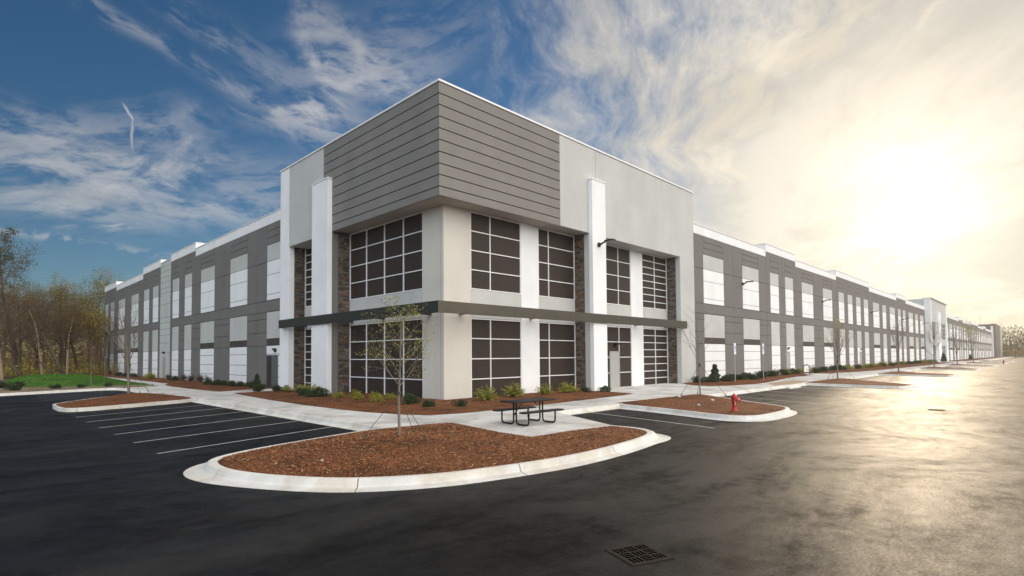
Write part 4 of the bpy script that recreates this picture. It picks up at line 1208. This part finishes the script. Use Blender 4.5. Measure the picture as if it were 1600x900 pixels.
young_tree('young_tree', (-7.6, 31.0, .2), 3.2, 'thin staked sapling on the lawn, left of the two', 46, 0, VASE, r=.03)
young_tree('young_tree', (-5.6, 38.5, .2), 3.4, 'thin staked sapling on the lawn, right of the two', 47, 0, VASE, r=.03)

# ---- the wood on the left
FOREST = dict(levels=5, seg=(9, 6, 5, 4, 3), taper=(.22, .25, .3, .4, .6), wob=(.05, .12, .15, .2, .2), lift=(.02, .06, .03, .0, .0), sides=(9, 6, 4, 3, 3),
              kids=(13, 6, 5, 4, 0), start=(.38, .25, .2, .2, 0), ang=((28, 62), (25, 55), (25, 60), (25, 60), (0, 0)), rr=(.50, .55, .55, .55, .6), len=(.46, .48, .48, .5, .4), fall=.45)
def forest_tree(seed, h, leaves, cols, P=FOREST, lsz=.20, r=None, lean=.0, bark=None, lo=0.0):
    rnd = random.Random(seed); W = MB(); tips = []
    grow(rnd, Vector((0, 0, -.2)), Vector((lean, rnd.uniform(-.05, .05), 1)).normalized(), h, r or h * .019, 0, P, W, tips)
    n0 = (P['seg'][0] + 1) * P['sides'][0]; f0 = P['seg'][0] * P['sides'][0]
    T = MB(); T.v = W.v[:n0]; T.f = W.f[:f0]; T.k = W.k[:f0]
    L = MB(); L.v = W.v[n0:]; L.f = [tuple(i - n0 for i in f) for f in W.f[f0:]]; L.k = W.k[f0:]
    F = MB()
    # leaf clumps on a share of the twigs, so that the crown stays open
    hubs = rnd.sample(tips, min(len(tips), max(8, leaves // 9)))
    for _ in range(leaves):
        q, d = rnd.choice(hubs)
        if q.z < lo * h: continue
        F.leaf(q + Vector((rnd.gauss(0, .28), rnd.gauss(0, .28), rnd.gauss(0, .22))), lsz * rnd.uniform(.5, 1.3), rnd, rnd.randrange(len(cols)), .6)
    return T.mesh('trunk', [bark or bark_brown], True), L.mesh('branches', [twig_m], True), F.mesh('crown', [leaf_m[c_] for c_ in cols])
WIDE = dict(FOREST, start=(.30, .2, .2, .2, 0), ang=((40, 72), (28, 58), (28, 60), (25, 60), (0, 0)), len=(.56, .48, .48, .5, .4))
TALL = dict(FOREST, start=(.52, .25, .2, .2, 0), ang=((30, 60), (28, 58), (28, 60), (25, 60), (0, 0)), len=(.27, .45, .48, .5, .4))
FM = {'tall': forest_tree(101, 15.6, 9000, ('dark', 'bronze', 'olive'), TALL, .17, r=.24, lo=.5),
      'brown': forest_tree(102, 9.2, 9000, ('brown', 'bronze', 'olive'), WIDE, .10, r=.2),
      'rust': forest_tree(103, 8.8, 9000, ('rust', 'bronze', 'brown'), WIDE, .10, r=.18),
      'olive': forest_tree(104, 11.0, 12000, ('olive', 'bronze', 'dark', 'gold'), FOREST, .14, r=.18),
      'bare': forest_tree(105, 8.4, 900, ('bronze', 'olive'), WIDE, .10, r=.17, bark=bark_pale),
      'gold': forest_tree(106, 7.0, 8000, ('olive', 'gold', 'brown'), FOREST, .13, r=.12)}
ROOTS = {}
def wood_tree(kind, loc, label, rz, sc=1.0, group='trees of the wood on the left'):
    if kind not in ROOTS:
        t = thing('woodland_tree', label, 'tree', loc, group, rz); t.scale = (sc,) * 3
        for nm, me in zip(('trunk', 'branches', 'crown'), FM[kind]):
            o = bpy.data.objects.new(nm, me); C.objects.link(o); o.parent = t
        ROOTS[kind] = t
    else: copy_tree(ROOTS[kind], label, group, loc, rz, sc)
WT = [('tall', -9.35, 68, 1.0, 'tallest tree of the wood, dark green crown above all others at the left edge'),
      ('brown', -12.5, 66, 1.05, 'brown crowned tree below the tallest tree at the left edge'),
      ('rust', -9.3, 66, 1.0, 'rust brown tree just right of the tallest trunk'),
      ('brown', -7.6, 70, 1.0, 'brown crowned tree left of the middle of the wood'),
      ('bare', -7.4, 64, 1.0, 'pale trunked spreading tree standing at the lawn, left of the leaning trunk'),
      ('rust', -5.4, 69, 1.05, 'round rust crowned tree in the middle of the wood'),
      ('bare', -5.0, 66, .95, 'pale branched tree in the middle of the lawn edge'),
      ('brown', -3.4, 71, .95, 'brown tree right of the middle of the wood'),
      ('gold', -2.6, 68, 1.0, 'golden olive small tree near the building corner'),
      ('olive', -1.2, 79, 1.05, 'tall olive tree standing closest to the left end of the building'),
      ('olive', -3.4, 82, 1.0, 'tall olive tree second from the building end'),
      ('olive', 1.6, 88, 1.15, 'tall olive tree rising behind the roof corner'),
      ('gold', -.7, 74.5, 1.0, 'slender golden tree against the end wall of the building'),
      ('gold', -4.1, 75, 1.05, 'golden olive tree behind the middle of the lawn edge'),
      ('rust', -8.4, 78, 1.1, 'rust brown tree in the second row near the tallest tree'),
      ('brown', -11.2, 80, 1.1, 'brown tree in the second row at the left edge'),
      ('gold', -6.4, 76, 1.0, 'golden tree in the second row behind the pale trunks'),
      ('brown', -5.9, 86, 1.15, 'brown tree deep in the wood behind the middle'),
      ('rust', -2.2, 92, 1.15, 'rust tree deep in the wood towards the building'),
      ('olive', -9.6, 92, .95, 'olive tree deep in the wood on the left'),
      ('bare', -10.9, 62, .9, 'pale trunked tree at the left end of the lawn'),
      ('gold', -13.2, 72, 1.0, 'golden tree at the far left of the wood')]
rnd = random.Random(4)
for kind, x, y, s_, lab in WT: wood_tree(kind, (x, y, 0), lab, rnd.random() * 6.28, s_)
# leaning and fallen trunks at the edge of the lawn
def leaning(a, b, r, label):
    mid = (Vector(a) + Vector(b)) * .5 + Vector((.0, 0, .25))
    q = MB(); q.tube([a, Vector(a).lerp(Vector(b), .3) + Vector((0, 0, .12)), mid, Vector(a).lerp(Vector(b), .75), b], [r, r * .9, r * .8, r * .65, r * .45], 9)
    o = q.build('leaning_trunk', [bark_pale if 'straight' in label else bark_brown], smooth=True); tag(o, label, 'tree trunk', 'leaning trunks at the edge of the wood')
leaning((-5.7, 62.5, 0), (-7.6, 63.5, 5.2), .20, 'thick trunk leaning left above the middle of the lawn')
leaning((-6.2, 63, 0), (-9.5, 64, 3.4), .11, 'thin pole slanting down to the lawn on the left')
leaning((-9.2, 62, 0), (-11.6, 62.5, 3.2), .13, 'thin pole leaning at the far left of the wood')
leaning((-.55, 77, 0), (-.45, 77.2, 7.0), .22, 'straight pale trunk catching light beside the end wall of the building')
# undergrowth and the wood that closes the view
def thicket(name, label, boxes, cols, size, seed, sticks=0):
    rnd = random.Random(seed); F = MB()
    for x0, x1, y0, y1, h, n in boxes:
        for _ in range(max(1, n // 14)):
            cx_, cy_ = rnd.uniform(x0, x1), rnd.uniform(y0, y1); ch = h * rnd.uniform(.25, 1.0); cw = h * rnd.uniform(.12, .28)
            kk = rnd.randrange(len(cols))
            for _k in range(14):
                F.leaf((cx_ + rnd.gauss(0, cw), cy_ + rnd.gauss(0, cw), max(.05, ch * rnd.random() ** .6)), size * rnd.uniform(.5, 1.4), rnd, kk if rnd.random() < .7 else rnd.randrange(len(cols)), .6)
        for _ in range(sticks):
            p = Vector((rnd.uniform(x0, x1), rnd.uniform(y0, y1), 0)); F.tube([p, p + Vector((rnd.gauss(0, .3), rnd.gauss(0, .3), h * rnd.uniform(.7, 1.5)))], [.05, .02], 4, len(cols), cap=False)
    o = F.build(name, [leaf_m[c_] for c_ in cols] + [twig_m], solid=False); tag(o, label, None, None, 'stuff')
thicket('undergrowth', 'golden brown brush on the floor of the wood', [(-16, 0, 63, 72, 1.9, 9000), (-18, 1, 72, 86, 3.2, 9000)], ('gold', 'olive', 'gold', 'lime', 'brown'), .14, 61, 60)
thicket('far_wood', 'brown wood closing the view on the left', [(-40, 10, 96, 120, 8.2, 36000)], ('rust', 'brown', 'olive', 'gold'), .36, 62, 90)
thicket('end_brush', 'golden brush at the end of the drive', [(331, 352, -60, 30, 6.2, 30000)], ('olive', 'gold', 'brown', 'rust'), .5, 63, 60)
thicket('end_wood', 'green and gold wood beyond the end of the drive', [(356, 392, -90, 60, 17, 60000)], ('mid', 'olive', 'dark', 'bronze', 'dark'), .8, 64, 70)

# ------------------------------------------------------------------ air: thin haze that glows towards the sun
hz = MB(); hz.box(-70, 430, -130, 150, -1.0, 24.0)
hm = bpy.data.materials.new('haze'); hm.use_nodes = True
hn = hm.node_tree; hn.nodes.clear()
pv = hn.nodes.new('ShaderNodeVolumePrincipled'); ho = hn.nodes.new('ShaderNodeOutputMaterial')
pv.inputs['Color'].default_value = (.98, .96, .93, 1); pv.inputs['Density'].default_value = .00038; pv.inputs['Anisotropy'].default_value = .55
hn.links.new(pv.outputs[0], ho.inputs['Volume'])
ho_ = hz.build('haze', [hm]); tag(ho_, 'thin bright haze over the whole place', None, None, 'stuff')
